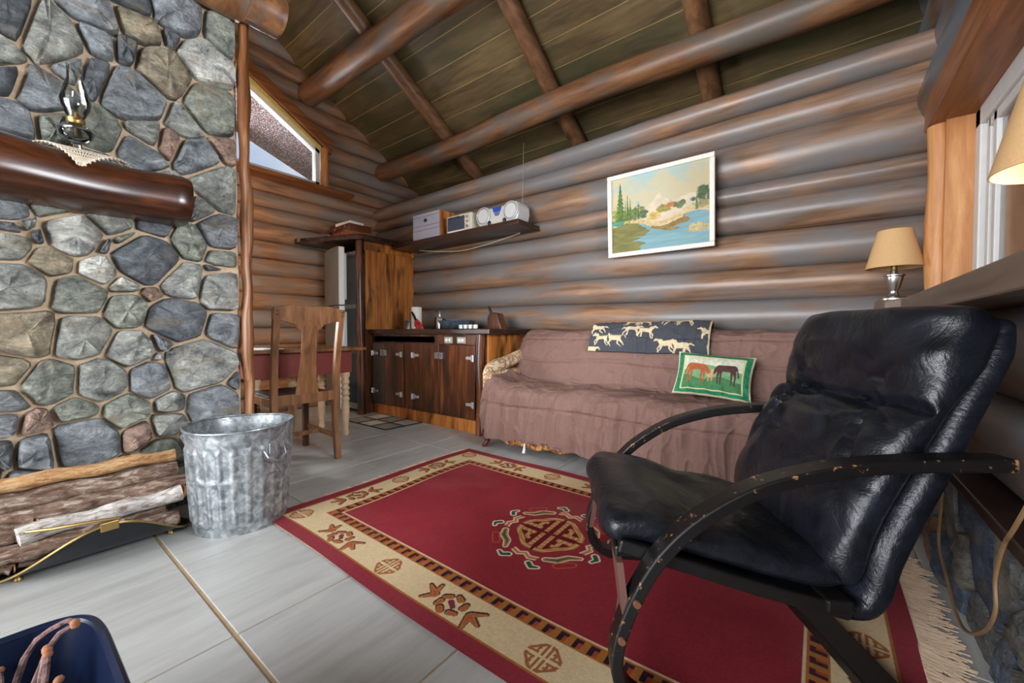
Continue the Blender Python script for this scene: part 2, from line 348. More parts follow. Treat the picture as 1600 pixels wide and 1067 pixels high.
# gable end wall with the sloped window
def roofz(y): return 3.42 - .6 * (y - 3.25) if y > .3 else 3.42 + .6 * (3.25 - .3) - .6 * (.3 - y)
wl = structure('wall_left')
z = 0.0; WY0, WY1 = 1.2, 2.50
zl = [0, .2, .39, .58, .77, .96, 1.15, 1.35, 1.55, 1.73, 1.92, 2.13, 2.30, 2.47, 2.62, 2.76, 2.88, 3.06, 3.25, 3.44, 3.63, 3.82, 4.02, 4.22, 4.42, 4.62, 4.82, 5.0]
for k in range(len(zl) - 1):
    z0, z1 = zl[k], zl[k + 1]; zc = (z0 + z1) / 2; r = (z1 - z0) / 2 * 1.05
    ymax = min(5.2, 3.25 + (3.42 - z0) / .6 + .1); ymin = max(-2.85, -2.65 + (z0 - 3.42) / .6 - .1) if z0 > 3.42 else -2.85
    xc = -4.86 - r * .9
    segs = [(ymin, ymax)]
    if z0 > 2.6:
        ztop = lambda y: 3.17 + (2.5 - y) * .6
        if z0 < ztop(WY1): segs = [(ymin, WY0), (WY1 + .03, ymax)]
        elif z0 < ztop(WY0): segs = [(ymin, WY0), (WY1 - (z0 - ztop(WY1)) / .6, ymax)]
    if .9 < z0 < 2.1: segs = [(ymin, -.75), (.65, ymax)]
    for y0, y1 in segs:
        if y1 - y0 > .15: log('log', m_log_end, wl, (xc, y0, zc), (xc, y1, zc), r, r * random.uniform(.96, 1.03), 12, 18, .006)

# side wall with the low window, stone footing below
wr = structure('wall_right')
RX = .40
for (z0, z1) in [(.44, .70), (.70, 1.0)]:
    r = (z1 - z0) / 2 * 1.04
    log('log', m_log_side, wr, (RX + r * .9, -2.85, (z0 + z1) / 2), (RX + r * .9, 3.3, (z0 + z1) / 2), r, r, 14, 20, .005)
for (z0, z1) in [(1.0, 1.2), (1.2, 1.42), (1.42, 1.63), (1.63, 1.86), (1.86, 2.0)]:
    r = (z1 - z0) / 2 * 1.06
    log('log', m_log_side, wr, (RX + .06 + r, 2.80, (z0 + z1) / 2), (RX + .06 + r, 3.32, (z0 + z1) / 2), r, r, 6, 18, .004)
    log('log', m_log_side, wr, (RX + .06 + r, -2.85, (z0 + z1) / 2), (RX + .06 + r, .55, (z0 + z1) / 2), r, r, 10, 18, .004)
for (z0, z1) in [(1.98, 2.42), (2.42, 2.72), (2.72, 3.0), (3.0, 3.3), (3.3, 3.6), (3.6, 3.9), (3.9, 4.2), (4.2, 4.5), (4.5, 4.8), (4.8, 5.1)]:
    r = (z1 - z0) / 2 * 1.04
    ymax = min(5.2, 3.25 + (3.42 - z0) / .6 + .1); ymin = max(-2.85, -2.65 + (z0 - 3.42) / .6 - .1) if z0 > 3.42 else -2.85
    xc = RX + .02 + r * .9 if z0 < 2.4 else RX + .06 + r
    log('log', m_log_side, wr, (xc, ymin, (z0 + z1) / 2), (xc, ymax, (z0 + z1) / 2), r, r, 14, 20, .006)
MB().box(.345, .50, -2.85, 3.3, .415, .45).build('ledge_plank', m_slab, wr, False, .006)

def stone_obj(name, poly, depth, parent, col, frame, n_noise=.1, flat=.72):
    """one field stone: outline in a wall plane, raised and roughly faceted face"""
    cx = sum(p[0] for p in poly) / len(poly); cy = sum(p[1] for p in poly) / len(poly)
    pts = []
    for i in range(len(poly)):                     # soften corners and roughen the outline
        a, b, c = Vector(poly[i - 1]), Vector(poly[i]), Vector(poly[(i + 1) % len(poly)])
        pts += [b + (a - b) * .22, b * .9 + (a + c) * .05, b + (c - b) * .22]
    R = sum((p - Vector((cx, cy))).length for p in pts) / len(pts)
    pts = [p + Vector((random.uniform(-1, 1), random.uniform(-1, 1))) * R * .028 for p in pts]
    n = len(pts); c0 = Vector((cx, cy)); vs = []
    tx, ty = random.uniform(-.25, .25), random.uniform(-.25, .25)
    for s, h, jit in ((1.02, -.02, 0), (1.0, .45 * depth, .1), (.93, .85 * depth, .14), (flat, depth, .16), (.38, depth * 1.04, .14)):
        for p in pts:
            d = (p - c0) * s; hh = h + (tx * d.x + ty * d.y if s < .99 else 0) * .5 + random.uniform(-1, 1) * jit * depth
            vs.append(frame(c0.x + d.x, c0.y + d.y, hh))
    vs.append(frame(cx, cy, depth * 1.05))
    o0 = Vector(frame(cx, cy, 0)); m = MB(); m.v = [tuple(Vector(v) - o0) for v in vs]
    for r in range(4): m.f += [(r * n + i, r * n + (i + 1) % n, (r + 1) * n + (i + 1) % n, (r + 1) * n + i) for i in range(n)]
    m.f += [(4 * n + i, 4 * n + (i + 1) % n, 5 * n) for i in range(n)]
    o = m.build(name, m_stone, parent, True, loc=o0); o.color = (*col[:3], 1); return o
def clip(poly, nx, ny, c):
    out = []
    for i in range(len(poly)):
        p, q = poly[i], poly[(i + 1) % len(poly)]; dp = nx * p[0] + ny * p[1] - c; dq = nx * q[0] + ny * q[1] - c
        if dp <= 0: out.append(p)
        if (dp < 0) != (dq < 0) and abs(dp - dq) > 1e-12: t = dp / (dp - dq); out.append((p[0] + t * (q[0] - p[0]), p[1] + t * (q[1] - p[1])))
    return out
def cells(cs, bounds, gap):
    res = []
    for i, (x, y, r) in enumerate(cs):
        b = bounds; P = [(b[0], b[2]), (b[1], b[2]), (b[1], b[3]), (b[0], b[3])]
        for j, (X, Y, Rr) in enumerate(cs):
            if i == j: continue
            dx, dy = X - x, Y - y; L = math.hypot(dx, dy)
            if L > 1.2 or L < 1e-6: continue
            off = (L * L + r * r - Rr * Rr) / (2 * L); off = min(max(off, .15 * L), .85 * L)
            nx, ny = dx / L, dy / L; P = clip(P, nx, ny, nx * x + ny * y + off - gap * random.uniform(.6, 1.3))
            if len(P) < 3: break
        res.append(P if len(P) >= 3 else None)
    return res
# footing stones under the side wall
cs = []
for _ in range(900):
    y, z_, r = random.uniform(-.3, 3.2), random.uniform(0, .42), random.uniform(.07, .14)
    if all(math.hypot(y - a, z_ - b) > (r + c) * .8 for a, b, c in cs): cs.append((y, z_, r))
MB().box(.40, .62, -2.85, 3.3, 0, .43).build('mortar', m_mortar, wr)
pal2 = [S(92, 104, 122), S(110, 112, 110), S(70, 84, 104), S(128, 124, 112), S(112, 84, 66)]
for k, P in enumerate(cells(cs, (-.35, 3.25, 0, .425), .006)):
    if P: stone_obj('stone', P, random.uniform(.05, .10), wr, random.choice(pal2), lambda a, b, h: (.40 - h * .6, a, b))

# wall behind the camera with a wide glazed opening
wf = structure('wall_front')
for (x0, x1, z0, z1) in [(-5, -3.2, 0, 3.4), (.2, .7, 0, 3.4), (-3.2, .2, 2.75, 3.6), (-3.2, .2, 0, .35)]:
    MB().box(x0, x1, -2.9, -2.75, z0, z1).build('panel', m_log_end, wf)
for x in (-3.2, -2.07, -.93, .14):
    MB().box(x, x + .06, -2.88, -2.8, .35, 2.75).build('mullion', m_pine, wf)

# ceiling boards, rafters and purlins
ce = structure('ceiling')
sl = math.atan(.6); nb = 30; cs_, sn_ = math.cos(sl), math.sin(sl)
def slope_frame(side):
    if side > 0: return lambda x, s, h: (x, .3 + s * cs_ + h * sn_, 5.19 - s * sn_ + h * cs_)
    return lambda x, s, h: (x, .3 - s * cs_ - h * sn_, 5.19 - s * sn_ + h * cs_)
for side, cnt in ((1, 25), (-1, 16)):
    fr = slope_frame(side)
    for k in range(cnt):
        s0 = k * .2335; o0 = Vector(fr(-5.2, s0, 0)); m = MB()
        m.add([Vector(fr(x, s, h)) - o0 for h in (0, .03) for s in (s0 + .0035, s0 + .230) for x in (-5.2, .85)],
              [(0, 2, 3, 1), (4, 5, 7, 6), (0, 1, 5, 4), (2, 6, 7, 3), (0, 4, 6, 2), (1, 3, 7, 5)])
        m.build('board', m_board, ce, loc=o0)
    MB().add([fr(x, s, h) for h in (.003, .06) for s in (0, cnt * .2335) for x in (-5.2, .85)],
             [(0, 2, 3, 1), (4, 5, 7, 6), (0, 1, 5, 4), (2, 6, 7, 3), (0, 4, 6, 2), (1, 3, 7, 5)]).build('roof_deck', plain('deck_seam', S(176, 150, 96), .9) if side > 0 else bpy.data.materials['deck_seam'], ce)
for x in (-3.59, -2.1, -.79):
    log('rafter', m_rafter, ce, (x, .35, 5.16 - .085), (x, 5.0, 5.16 - .6 * 4.65 - .085), .088, .08, 16, 16, .012)
    log('rafter', m_rafter, ce, (x, .25, 5.16 - .085), (x, -2.7, 5.16 - .6 * 2.95 - .085), .08, .08, 10, 14, .01)
log('purlin', m_beam, ce, (-4.86, 3.35, 3.09), (.55, 3.35, 3.06), .108, .118, 26, 20, .016, 1, .05)
log('purlin', m_beam, ce, (-4.86, 2.35, 3.69), (.55, 2.35, 3.67), .122, .125, 26, 20, .014, 1, .05)

# gable window
w1 = structure('window_1')
ztp = lambda y: 3.10 + (2.47 - y) * .58
XW = -4.80
def slab_yz(m, poly, x0, x1): m.prism(poly, x0, x1, lambda a, b, h: (h, a, b)); return m
m = MB()
for p in ([(1.2, 2.66), (2.47, 2.66), (2.47, 2.71), (1.2, 2.71)], [(2.42, 2.66), (2.47, 2.66), (2.47, 3.10), (2.42, 3.13)], [(1.2, ztp(1.2) - .05), (2.47, 3.05), (2.47, 3.10), (1.2, ztp(1.2))], [(1.2, 2.66), (1.25, 2.66), (1.25, ztp(1.25)), (1.2, ztp(1.2))]):
    slab_yz(m, p, XW - .10, XW - .02)
m.build('frame', m_vinyl, w1)
slab_yz(MB(), [(1.2, 2.68), (2.45, 2.68), (2.45, 3.10), (1.2, ztp(1.2) - .02)], XW - .065, XW - .06).build('pane', m_paneg, w1)
slab_yz(MB(), [(1.15, ztp(1.15) + .05), (2.60, 3.075), (2.60, 3.225), (1.15, ztp(1.15) + .21)], XW - .14, XW + .05).build('header_trim', m_pineh, w1, False, .008)
slab_yz(MB(), [(1.2, ztp(1.2) - .01), (2.47, 3.09), (2.47, 3.13), (1.2, ztp(1.2) + .06)], XW - .14, XW + .02).build('reveal', plain('pale_reveal', S(206, 184, 112), .6), w1)
log('side_trim', m_pine, w1, (XW - .01, 2.525, 2.64), (XW - .01, 2.525, 3.13), .048, .045, 6, 14, .004)
MB().box(XW - .15, XW + .12, 1.1, 2.84, 2.595, 2.64).build('sill', m_pineh, w1, False, .008)
# roof overhang outside the gable window
MB().add([(x, y, 3.77 - .37 * (y - 1.93) + dz - (x + 5.0) * -.03) for dz in (0, .22) for x in (-6.4, -5.02) for y in (.2, 4.4)], [(0, 1, 3, 2), (4, 6, 7, 5), (0, 4, 5, 1), (2, 3, 7, 6), (0, 2, 6, 4), (1, 5, 7, 3)]).build('eave', None, ce)
def speck():
    mm, n, p = new_mat('weathered_soffit', .9); v = coords(n); f = noise(n, v, 70, 3, .7); f2 = noise(n, v, 4, 3)
    r = ramp(n, [(.45, S(120, 80, 54)), (.53, S(80, 66, 64)), (.60, S(220, 220, 232))]); n.links.new(f, r.inputs['Fac']); n.links.new(r.outputs[0], p.inputs['Base Color']); return mm
bpy.data.objects['eave'].data.materials.append(speck())

# unseen window added behind the chimney, frames the lamp that brightens the kitchen
w3 = structure('added_alcove_window')
m = MB()
for (y0, y1, z0, z1) in [(-.75, .65, .96, 1.03), (-.75, .65, 2.08, 2.14), (-.75, -.68, 1.03, 2.08), (.58, .65, 1.03, 2.08), (-.08, -.02, 1.03, 2.08)]: m.box(-4.95, -4.88, y0, y1, z0, z1)
m.build('frame', m_vinyl, w3, False, .006)
MB().box(-4.92, -4.915, -.7, .6, 1.02, 2.1).build('pane', m_paneg, w3)
MB().box(-5.02, -4.74, -.85, .75, .90, .96).build('sill', m_pineh, w3, False, .006)
# side window
w2 = structure('window_2')
WX = .53
m = MB()
for (y0, y1, z0, z1) in [(.62, 2.72, 1.08, 1.15), (.62, 2.72, 1.82, 1.90), (2.65, 2.72, 1.08, 1.9), (.62, .69, 1.08, 1.9)]: m.box(WX, WX + .07, y0, y1, z0, z1)
m.build('frame', m_vinyl, w2, False, .006)
m = MB()
for (y0, y1, z0, z1) in [(1.62, 2.60, 1.15, 1.19), (1.62, 2.60, 1.78, 1.82), (2.50, 2.54, 1.15, 1.82), (2.58, 2.62, 1.15, 1.82), (1.62, 1.67, 1.15, 1.82)]: m.box(WX + .015, WX + .055, y0, y1, z0, z1)
m.build('sash', m_vinyl, w2, False, .004)
MB().box(WX + .03, WX + .036, .66, 2.62, 1.15, 1.82).build('pane', m_paneg, w2)
m = MB().box(WX - .02, WX + .0, 2.665, 2.70, 1.09, 1.15); m.build('latch', m_white, w2, False, .006)
MB().box(.385, .62, .45, 2.86, 1.90, 2.05).build('header', m_pineh, w2, False, .008)
log('post_trim', m_pine, w2, (.435, 2.80, 1.06), (.435, 2.80, 1.90), .048, .046, 8, 16, .005)
MB().box(.44, .56, 2.722, 2.76, 1.06, 1.91).build('jamb', m_pine, w2)
MB().box(.44, .56, .55, .62, 1.06, 1.91).build('jamb', m_pine, w2)
sill = MB().prism([(.30, -.6), (.56, -.6), (.56, 3.26), (.30, 3.26), (.30, 2.95), (.26, 2.93), (.215, 2.88), (.21, 2.80), (.24, 2.72), (.30, 2.68)], 1.0, 1.078, lambda a, b, h: (a, b, h)).build('sill', wood('sill_brown', [(.3, S(92, 74, 60)), (.7, S(122, 102, 86))], (10, 1, 10), 2, .4, .05), w2, False, .006)
# porch wall outside the side window
pw = MB()
pw = structure('wall_porch')
mp_ = wood('porch_logs', [(.25, S(150, 112, 92)), (.5, S(184, 146, 124)), (.75, S(206, 172, 150))], (9, 1, 9), 1.5, .7, .05)
for k in range(14): log('log', mp_, pw, (2.6, 1.0, .1 + k * .24), (2.6, 14, .1 + k * .24), .125, .125, 4, 14, 0)
g = MB().box(-30, 30, -30, 40, -.5, -.12).build('ground', plain('ground_grass', S(120, 130, 90), .95, 0, .3, 2)); g['kind'] = 'structure'

# ------------------------------------------------------------------ stone chimney
ch = thing('stone_chimney', 'tall fieldstone fireplace chimney with tan mortar and a live-edge corner timber', 'chimney', (-2.7, -.2, 0))
CX = -2.7
MB().box(-3.6 - CX, -.012, -1.3 + .2, .90 + .2, 0, 4.15).build("mortar", m_mortar, ch)
A_, B_, D_, L_, G_, P_ = S(150, 156, 162), S(170, 172, 166), S(110, 116, 122), S(200, 200, 194), S(152, 157, 146), S(180, 150, 134)
R_ = S(164, 152, 130)
stones = [(20, 20, 40, D_), (85, 55, 45, B_), (150, 20, 26, A_), (218, 3, 22, D_), (280, 25, 36, A_), (220, 38, 28, R_), (272, 54, 15, D_), (345, 60, 26, G_), (322, 92, 36, L_), (207, 85, 22, D_), (255, 112, 40, R_), (150, 62, 26, A_), (120, 95, 18, A_), (160, 115, 28, D_), (213, 145, 44, A_), (62, 148, 36, A_), (12, 125, 28, D_), (335, 172, 40, G_), (290, 188, 26, B_), (268, 218, 16, P_), (237, 205, 15, B_), (312, 243, 28, A_), (352, 230, 15, P_), (347, 292, 34, B_), (215, 238, 20, A_), (150, 205, 28, G_), (90, 190, 28, G_), (25, 178, 26, A_), (312, 325, 13, B_),
    (14, 322, 26, A_), (85, 316, 30, G_), (20, 357, 14, A_), (42, 352, 12, B_), (18, 383, 28, B_), (62, 366, 14, D_), (118, 366, 42, L_), (172, 341, 32, B_), (244, 356, 26, D_), (296, 380, 28, G_), (344, 366, 28, A_), (346, 402, 20, G_), (340, 420, 9, D_), (82, 410, 32, R_), (157, 421, 30, L_), (232, 403, 48, D_), (163, 386, 14, A_), (195, 371, 14, G_), (290, 440, 36, B_), (347, 452, 38, B_), (28, 450, 50, B_), (122, 462, 42, G_), (195, 443, 22, B_), (243, 460, 17, P_), (201, 485, 33, G_), (48, 520, 50, R_), (125, 525, 46, B_), (280, 503, 46, D_), (350, 516, 32, A_), (206, 547, 36, B_), (257, 533, 17, A_), (84, 597, 42, G_), (160, 594, 42, B_), (18, 578, 34, R_), (240, 590, 36, A_), (316, 570, 50, B_), (245, 560, 10, L_), (364, 600, 16, A_), (15, 628, 26, A_), (122, 640, 28, G_), (200, 640, 30, G_), (338, 630, 40, A_), (272, 632, 22, B_), (14, 662, 22, A_), (52, 662, 22, P_), (268, 662, 26, B_), (130, 692, 46, A_), (66, 706, 36, A_), (224, 676, 18, P_), (264, 708, 30, G_), (10, 712, 22, D_), (300, 690, 24, A_), (340, 690, 26, B_), (345, 740, 30, A_), (285, 752, 26, G_), (40, 760, 30, A_), (120, 765, 32, B_), (205, 752, 34, G_), (310, 805, 34, A_), (230, 815, 38, B_), (130, 840, 40, A_), (30, 840, 44, G_)]
cs = []; cc = []
for u, v, r, c in stones:
    p = px(u, v, 0, CX + .03); q = px(u + r * .72, v, 0, CX + .03); q2 = px(u, v + r, 0, CX + .03)
    rr = (abs(q.y - p.y) / .72 + abs(q2.z - p.z)) / 2
    cs.append((p.y, p.z, rr)); cc.append(c)
for _ in range(6000):
    y, z_, r = random.uniform(-1.25, .86), random.uniform(.05, 4.1), random.uniform(.07, .15)
    if all(math.hypot(y - a, z_ - b) > (r + c_) * .95 for a, b, c_ in cs): cs.append((y, z_, r)); cc.append(random.choice([A_, B_, D_, G_, L_, R_]))
for (P, col) in zip(cells(cs, (-1.3, .885, 0, 4.15), .008), cc):
    if P: stone_obj('stone', [(a + .2, b) for a, b in P], random.uniform(.035, .075), ch, col, lambda a, b, h: (h * .8, a, b))
m = MB()
def timber(i, j):
    zz = j * 3.05; e = .004 * math.sin(zz * 5.1) + .003 * math.sin(zz * 11.7 + 1) + .003 * math.sin(zz * 23)
    th = 2 * PI * i; return (.030 + .042 * math.cos(th), 1.128 + e + .028 * math.sin(th) * (1 + .2 * math.sin(zz * 9)), zz)
m.grid(timber, 12, 60, True).build('corner_timber', m_timber, ch, True)

# mantel: half log let into the stones
def half_log(i, j):
    y = -1.2 + j * 1.83; th = -.5 * PI + i * PI; r = .118 + .008 * math.sin(j * 13)
    if j > .985: r *= .94
    return (-2.69 + abs(math.cos(th)) ** .55 * r * 2.0, y, 1.575 + math.copysign(abs(math.sin(th)) ** .7, th) * r + (.005 * math.sin(j * 21)))
mm = MB().grid(half_log, 22, 60)
mm.f.append(tuple(range(59 * 22, 60 * 22)))
mant = tag(mm.build('mantel', m_mantel, None, True), 'dark glossy half-log mantel shelf across the stone chimney', 'mantel')
log_trim = structure('trim_1')
log('log', m_beam, log_trim, (-2.58, -1.3, 2.86), (-2.58, .90, 2.80), .16, .155, 10, 22, .004)
log('log', m_beam, log_trim, (-2.55, .90, 2.76), (-2.55, 1.08, 2.755), .118, .112, 5, 22, .0)
MB().box(-2.56, -2.53, .90, 1.06, 2.632, 2.642).build('metal_strip', m_steel, log_trim)
# ------------------------------------------------------------------ lounge chair
AC = thing('lounge_chair', 'black leather lounge chair with bent black wooden arms and two tufting buttons', 'armchair', (-.535, 1.21, .012), math.radians(32))
arm = curve_pts([(.69, .016), (.40, .016), (.14, .016), (.04, .022), (-.015, .06), (-.032, .13), (-.012, .22), (.035, .325), (.09, .405), (.165, .475), (.28, .545), (.41, .587), (.52, .606), (.66, .617), (.80, .622)], 70)
for y in (-.335, .335):
    fr = MB().band(arm, .058, .030, y).build('arm_frame', m_wornwood, AC, False, .005)
    s = -1 if y < 0 else 1
    for (bx_, bz) in ((.012, .275), (-.022, .185)):
        MB().lathe([(0, .004), (.008, .004), (.010, 0), (.010, -.004)], 14).build('bolt', plain('copper_bolt', S(170, 120, 92), .35, .8) if 'copper_bolt' not in bpy.data.materials else bpy.data.materials['copper_bolt'], fr)
        b = LAST[0]; b.location = (bx_ + .0, y + s * .031, bz); b.rotation_euler = (-s * PI / 2, 0, 0)
    MB().band(curve_pts([(-.02, .375), (.1, .345), (.3, .29), (.52, .24)], 16), .03, .035, y * .86).build('seat_rail', m_blackwood, AC, False, .006)
    sp = MB(); P0 = [(-.028, y * .98, .13), (-.012, y * .96, .24), (-.022, y * .86, .35)]
    for i in range(2):
        a, b = Vector(P0[i]), Vector(P0[i + 1])
        w0, w1 = (.03, .036) if i == 0 else (.036, .04)
        sp.add([(a.x - .008, a.y - w0, a.z), (a.x - .008, a.y + w0, a.z), (b.x - .008, b.y + w1, b.z), (b.x - .008, b.y - w1, b.z), (a.x + .008, a.y - w0, a.z), (a.x + .008, a.y + w0, a.z), (b.x + .008, b.y + w1, b.z), (b.x + .008, b.y - w1, b.z)],
               [(0, 1, 2, 3), (7, 6, 5, 4), (0, 4, 5, 1), (2, 6, 7, 3), (1, 5, 6, 2), (0, 3, 7, 4)])
    sp.build('front_strut', m_redwood, AC)
MB().box(.59, .68, -.335, .335, .0, .03).build('cross_bar', m_blackwood, AC, False, .005)
MB().box(-.03, .02, -.30, .30, .345, .375).build('front_rail', m_blackwood, AC, False, .006)
MB().box(.46, .52, -.31, .31, .245, .275).build('rear_rail', m_blackwood, AC, False, .006)
def cushion(name, ctrl, T, Wd, mat, parent, ns=64, nt_=56, disp=None, pw=.55, endr=.10):
    Cn = np.array(curve_pts(ctrl, ns)); tt = np.linspace(0, 1, ns)
    Tn = np.interp(tt, np.linspace(0, 1, len(T)), T); Wn = np.interp(tt, np.linspace(0, 1, len(Wd)), Wd)
    endf = np.sqrt(np.clip(1 - np.clip(1 - np.minimum(tt, 1 - tt) / endr, 0, 1) ** 2, 0.0, 1))
    d = np.gradient(Cn, axis=0); d /= np.linalg.norm(d, axis=1)[:, None]; N = np.stack([-d[:, 1], d[:, 0]], 1)
    vs = []
    for i in range(ns):
        ef = max(endf[i], .05); wf_ = .88 + .12 * ef
        for k in range(nt_):
            th = 2 * PI * k / nt_; c, s_ = math.cos(th), math.sin(th)
            y = Wn[i] * wf_ * math.copysign(abs(c) ** pw, c); h = Tn[i] * ef * math.copysign(abs(s_) ** .75, s_)
            if disp and s_ > 0: h += disp(tt[i], y / Wn[i]) * min(1, s_ * 2) * ef
            vs.append((Cn[i, 0] + N[i, 0] * h, y, Cn[i, 1] + N[i, 1] * h))
    m = MB(); m.v = vs
    m.f = [(i * nt_ + k, i * nt_ + (k + 1) % nt_, (i + 1) * nt_ + (k + 1) % nt_, (i + 1) * nt_ + k) for i in range(ns - 1) for k in range(nt_)]
    m.f += [tuple(range(nt_)), tuple(range((ns - 1) * nt_, ns * nt_))]
    return m.build(name, mat, parent, True)
def fold(t, v, t0, v0, ang, ln, w, a):
    dt, dv = (t - t0) * .75, (v - v0) * .3; c, s_ = math.cos(ang), math.sin(ang)
    al, ac = dt * c + dv * s_, -dt * s_ + dv * c
    return a * math.exp(-(ac / w) ** 2) * (math.exp(-((al - ln / 2) / (ln * .6)) ** 2) if ln else 1)
def seat_d(t, v):
    h = .004 * math.sin(v * 9 + t * 14) + .004 * math.sin(t * 23 + v * 4 + 2 * math.sin(v * 5))
    h += -.014 * math.exp(-((t - .62) / .2) ** 2 - (v / .6) ** 2)
    for (t0, v0, an, ln, a) in ((.85, -.5, 2.6, .2, -.012), (.8, .3, 2.9, .25, -.012), (.85, .7, 3.4, .2, -.01), (.75, 0, 3.1, .2, -.008), (.7, -.8, 2.2, .2, -.012), (.6, -.85, 2.0, .15, -.010), (.5, -.85, 1.9, .15, -.008)):
        h += fold(t, v, t0, v0, an, ln, .010, a)
    return h
cushion('seat_cushion', [(.0, .375), (-.012, .405), (.05, .408), (.2, .375), (.36, .335), (.53, .30)], [.035, .046, .05, .05, .05, .05], [.285, .29, .292, .292, .292, .285], m_leather, AC, 64, 60, seat_d, .42, .12)
BT = .56; BUT = [(BT, .42), (BT, -.42)]
def back_d(t, v):
    h = .0035 * math.sin(v * 7 + t * 19) + .003 * math.sin(t * 37 + v * 9)
    h += -.032 * math.exp(-((t - BT - .010 * math.cos(v * 7.5)) / .020) ** 2)
    for (t0, v0) in BUT:
        h += -.022 * math.exp(-((t - t0) / .045) ** 2 - ((v - v0) / .12) ** 2)
        for an, ln, a in ((2.6, .2, -.016), (3.14, .26, -.014), (3.6, .22, -.015), (2.1, .16, -.014), (4.2, .14, -.014), (.5, .12, -.012), (-.5, .12, -.012)):
            h += fold(t, v, t0, v0, an, ln, .012, a * 1.5)
    h += -.014 * math.exp(-((t - .33 - v * .04) / .016) ** 2) * (1 if abs(v) < .5 else .3)
    for k in range(5): h += fold(t, v, .70 + .05 * math.sin(k * 3), -.9 + .45 * k, 1.4 + .3 * math.sin(k * 5), .10, .009, -.005)
    return h
BCT = [(.525, .285), (.555, .44), (.635, .61), (.705, .735), (.758, .845), (.80, .965)]; BTT = [.055, .062, .060, .052, .085, .085]
bc = cushion('back_cushion', BCT, BTT, [.285, .295, .30, .30, .305, .295], m_leather, AC, 84, 72, back_d, .45, .09)
_cp = curve_pts(BCT, 84); _i = int(BT * 83); _d = Vector((_cp[_i + 1][0] - _cp[_i - 1][0], _cp[_i + 1][1] - _cp[_i - 1][1])).normalized(); _h = float(np.interp(BT, np.linspace(0, 1, 6), BTT)) - .018
for (x, y, z_) in [(_cp[_i][0] - _d.y * _h, yy, _cp[_i][1] + _d.x * _h) for yy in (.125, -.125)]:
    MB().lathe([(0, -.010), (.010, -.006), (.013, 0), (.010, .006), (0, .010)], 14).build('button', m_leather, bc, True, loc=(x, y, z_))
cushion('back_shell', [(.0, .345), (.15, .315), (.34, .272), (.53, .235), (.585, .265), (.615, .38), (.695, .56), (.775, .735), (.838, .86), (.87, .94)], [.018, .018, .02, .035, .04, .045, .045, .042, .036, .022], [.28, .28, .285, .29, .30, .305, .305, .305, .30, .27], m_leather, AC, 70, 36, None, .25, .03)

# ------------------------------------------------------------------ sofa with draped cover
SX0, SX1 = -2.17, -.02
SO = thing('sofa', 'long sofa under a rumpled mauve-brown slipcover with carved red-brown feet', 'sofa', ((SX0 + SX1) / 2, 2.75, 0)); sx, sy = SO.location.x, SO.location.y
prof = np.array([(3.17, .50), (3.175, .80), (3.15, .90), (3.09, .925), (3.02, .915), (2.965, .87), (2.93, .78), (2.89, .66), (2.84, .545), (2.80, .505), (2.70, .50), (2.56, .505), (2.46, .50), (2.40, .465), (2.375, .40), (2.37, .30), (2.365, .20), (2.37, .105)])
pl_ = np.array(curve_pts(prof, 260)); pn = np.gradient(pl_, axis=0); pn /= np.linalg.norm(pn, axis=1)[:, None]; pn = np.stack([-pn[:, 1], pn[:, 0]], 1)
if pn[60, 1] < 0: pn = -pn
def sofa_surface(a, b, extra=0.0):
    """a along the sofa, b along the draped profile"""
    k = b * 259; i = np.clip(k.astype(int), 0, 258); f = (k - i)[:, None]
    P = pl_[i] * (1 - f) + pl_[i + 1] * f; N = pn[i] * (1 - f) + pn[i + 1] * f
    X = SX0 + a * (SX1 - SX0); y, z_ = P[:, 0], P[:, 1]
    front = np.clip((b - .70) / .1, 0, 1); seat = np.exp(-((b - .60) / .10) ** 2); back = np.clip((.5 - b) / .08, 0, 1)
    h = .016 * (fbm(X * 5, b * 9, 3) - .5) * 2
    h += front * (.016 * np.sin(X * 26 + 3 * np.sin(X * 3.1) + b * 5) * (.4 + vnoise(X * 3, b * 3, 5)) + .008 * np.sin(X * 61 + b * 9))
    h += seat * .013 * np.sin(X * 17 + b * 30 + 4 * vnoise(X * 4, b * 6, 2))
    h += back * .006 * np.sin(X * 9 + b * 40)
    rg = lambda u, v, s: (1 - np.abs(2 * vnoise(u, v, s) - 1)) ** 4
    h += front * .013 * rg(X * 13 + 2 * vnoise(X * 3, b * 8, 1), b * 7, 21) + front * .008 * rg(X * 24, b * 11 + X * 2, 22)
    h += (1 - front) * (.007 * rg(X * 7 + b * 9, b * 16 - X * 2, 23) + .005 * rg(X * 15, b * 22, 24))
    for b0, w in ((.845, .006), (.30, .006), (.40, .006)): h += -.012 * np.exp(-((b - b0 - .006 * np.sin(X * 6)) / w) ** 2)
    h += -.012 * np.exp(-((b - .495 - .01 * np.sin(X * 2.5)) / .006) ** 2)
    armb = np.clip(1 - (X - SX0) / .26, 0, 1); armb = armb * armb * (3 - 2 * armb)
    z2 = z_ + armb * .10 * np.exp(-((b - .62) / .13) ** 2)
    ex = np.clip(1 - (X - SX0) / .05, 0, 1) ** 2
    z2 = z2 - ex * .06 * (z_ > .3); y2 = y + ex * .04 * (b > .6)
    z2 = np.where(b > .985, z2 + .012 * np.sin(X * 7), z2)
    out = np.stack([X, y2 + N[:, 0] * (h + extra), z2 + N[:, 1] * (h + extra)], 1)
    return out
m_cover = plain('mauve_cover', S(128, 99, 90), .85, 0, .08, 60, .15, .2)
def flat_col(c): return lambda A, B: np.tile(np.array(c[:3]), (len(A), 1))
o = colour_grid('slipcover', lambda a, b: sofa_surface(a, b) - np.array([sx, sy, 0]), flat_col(S(150, 114, 104)), 420, 380, m_cover, SO)
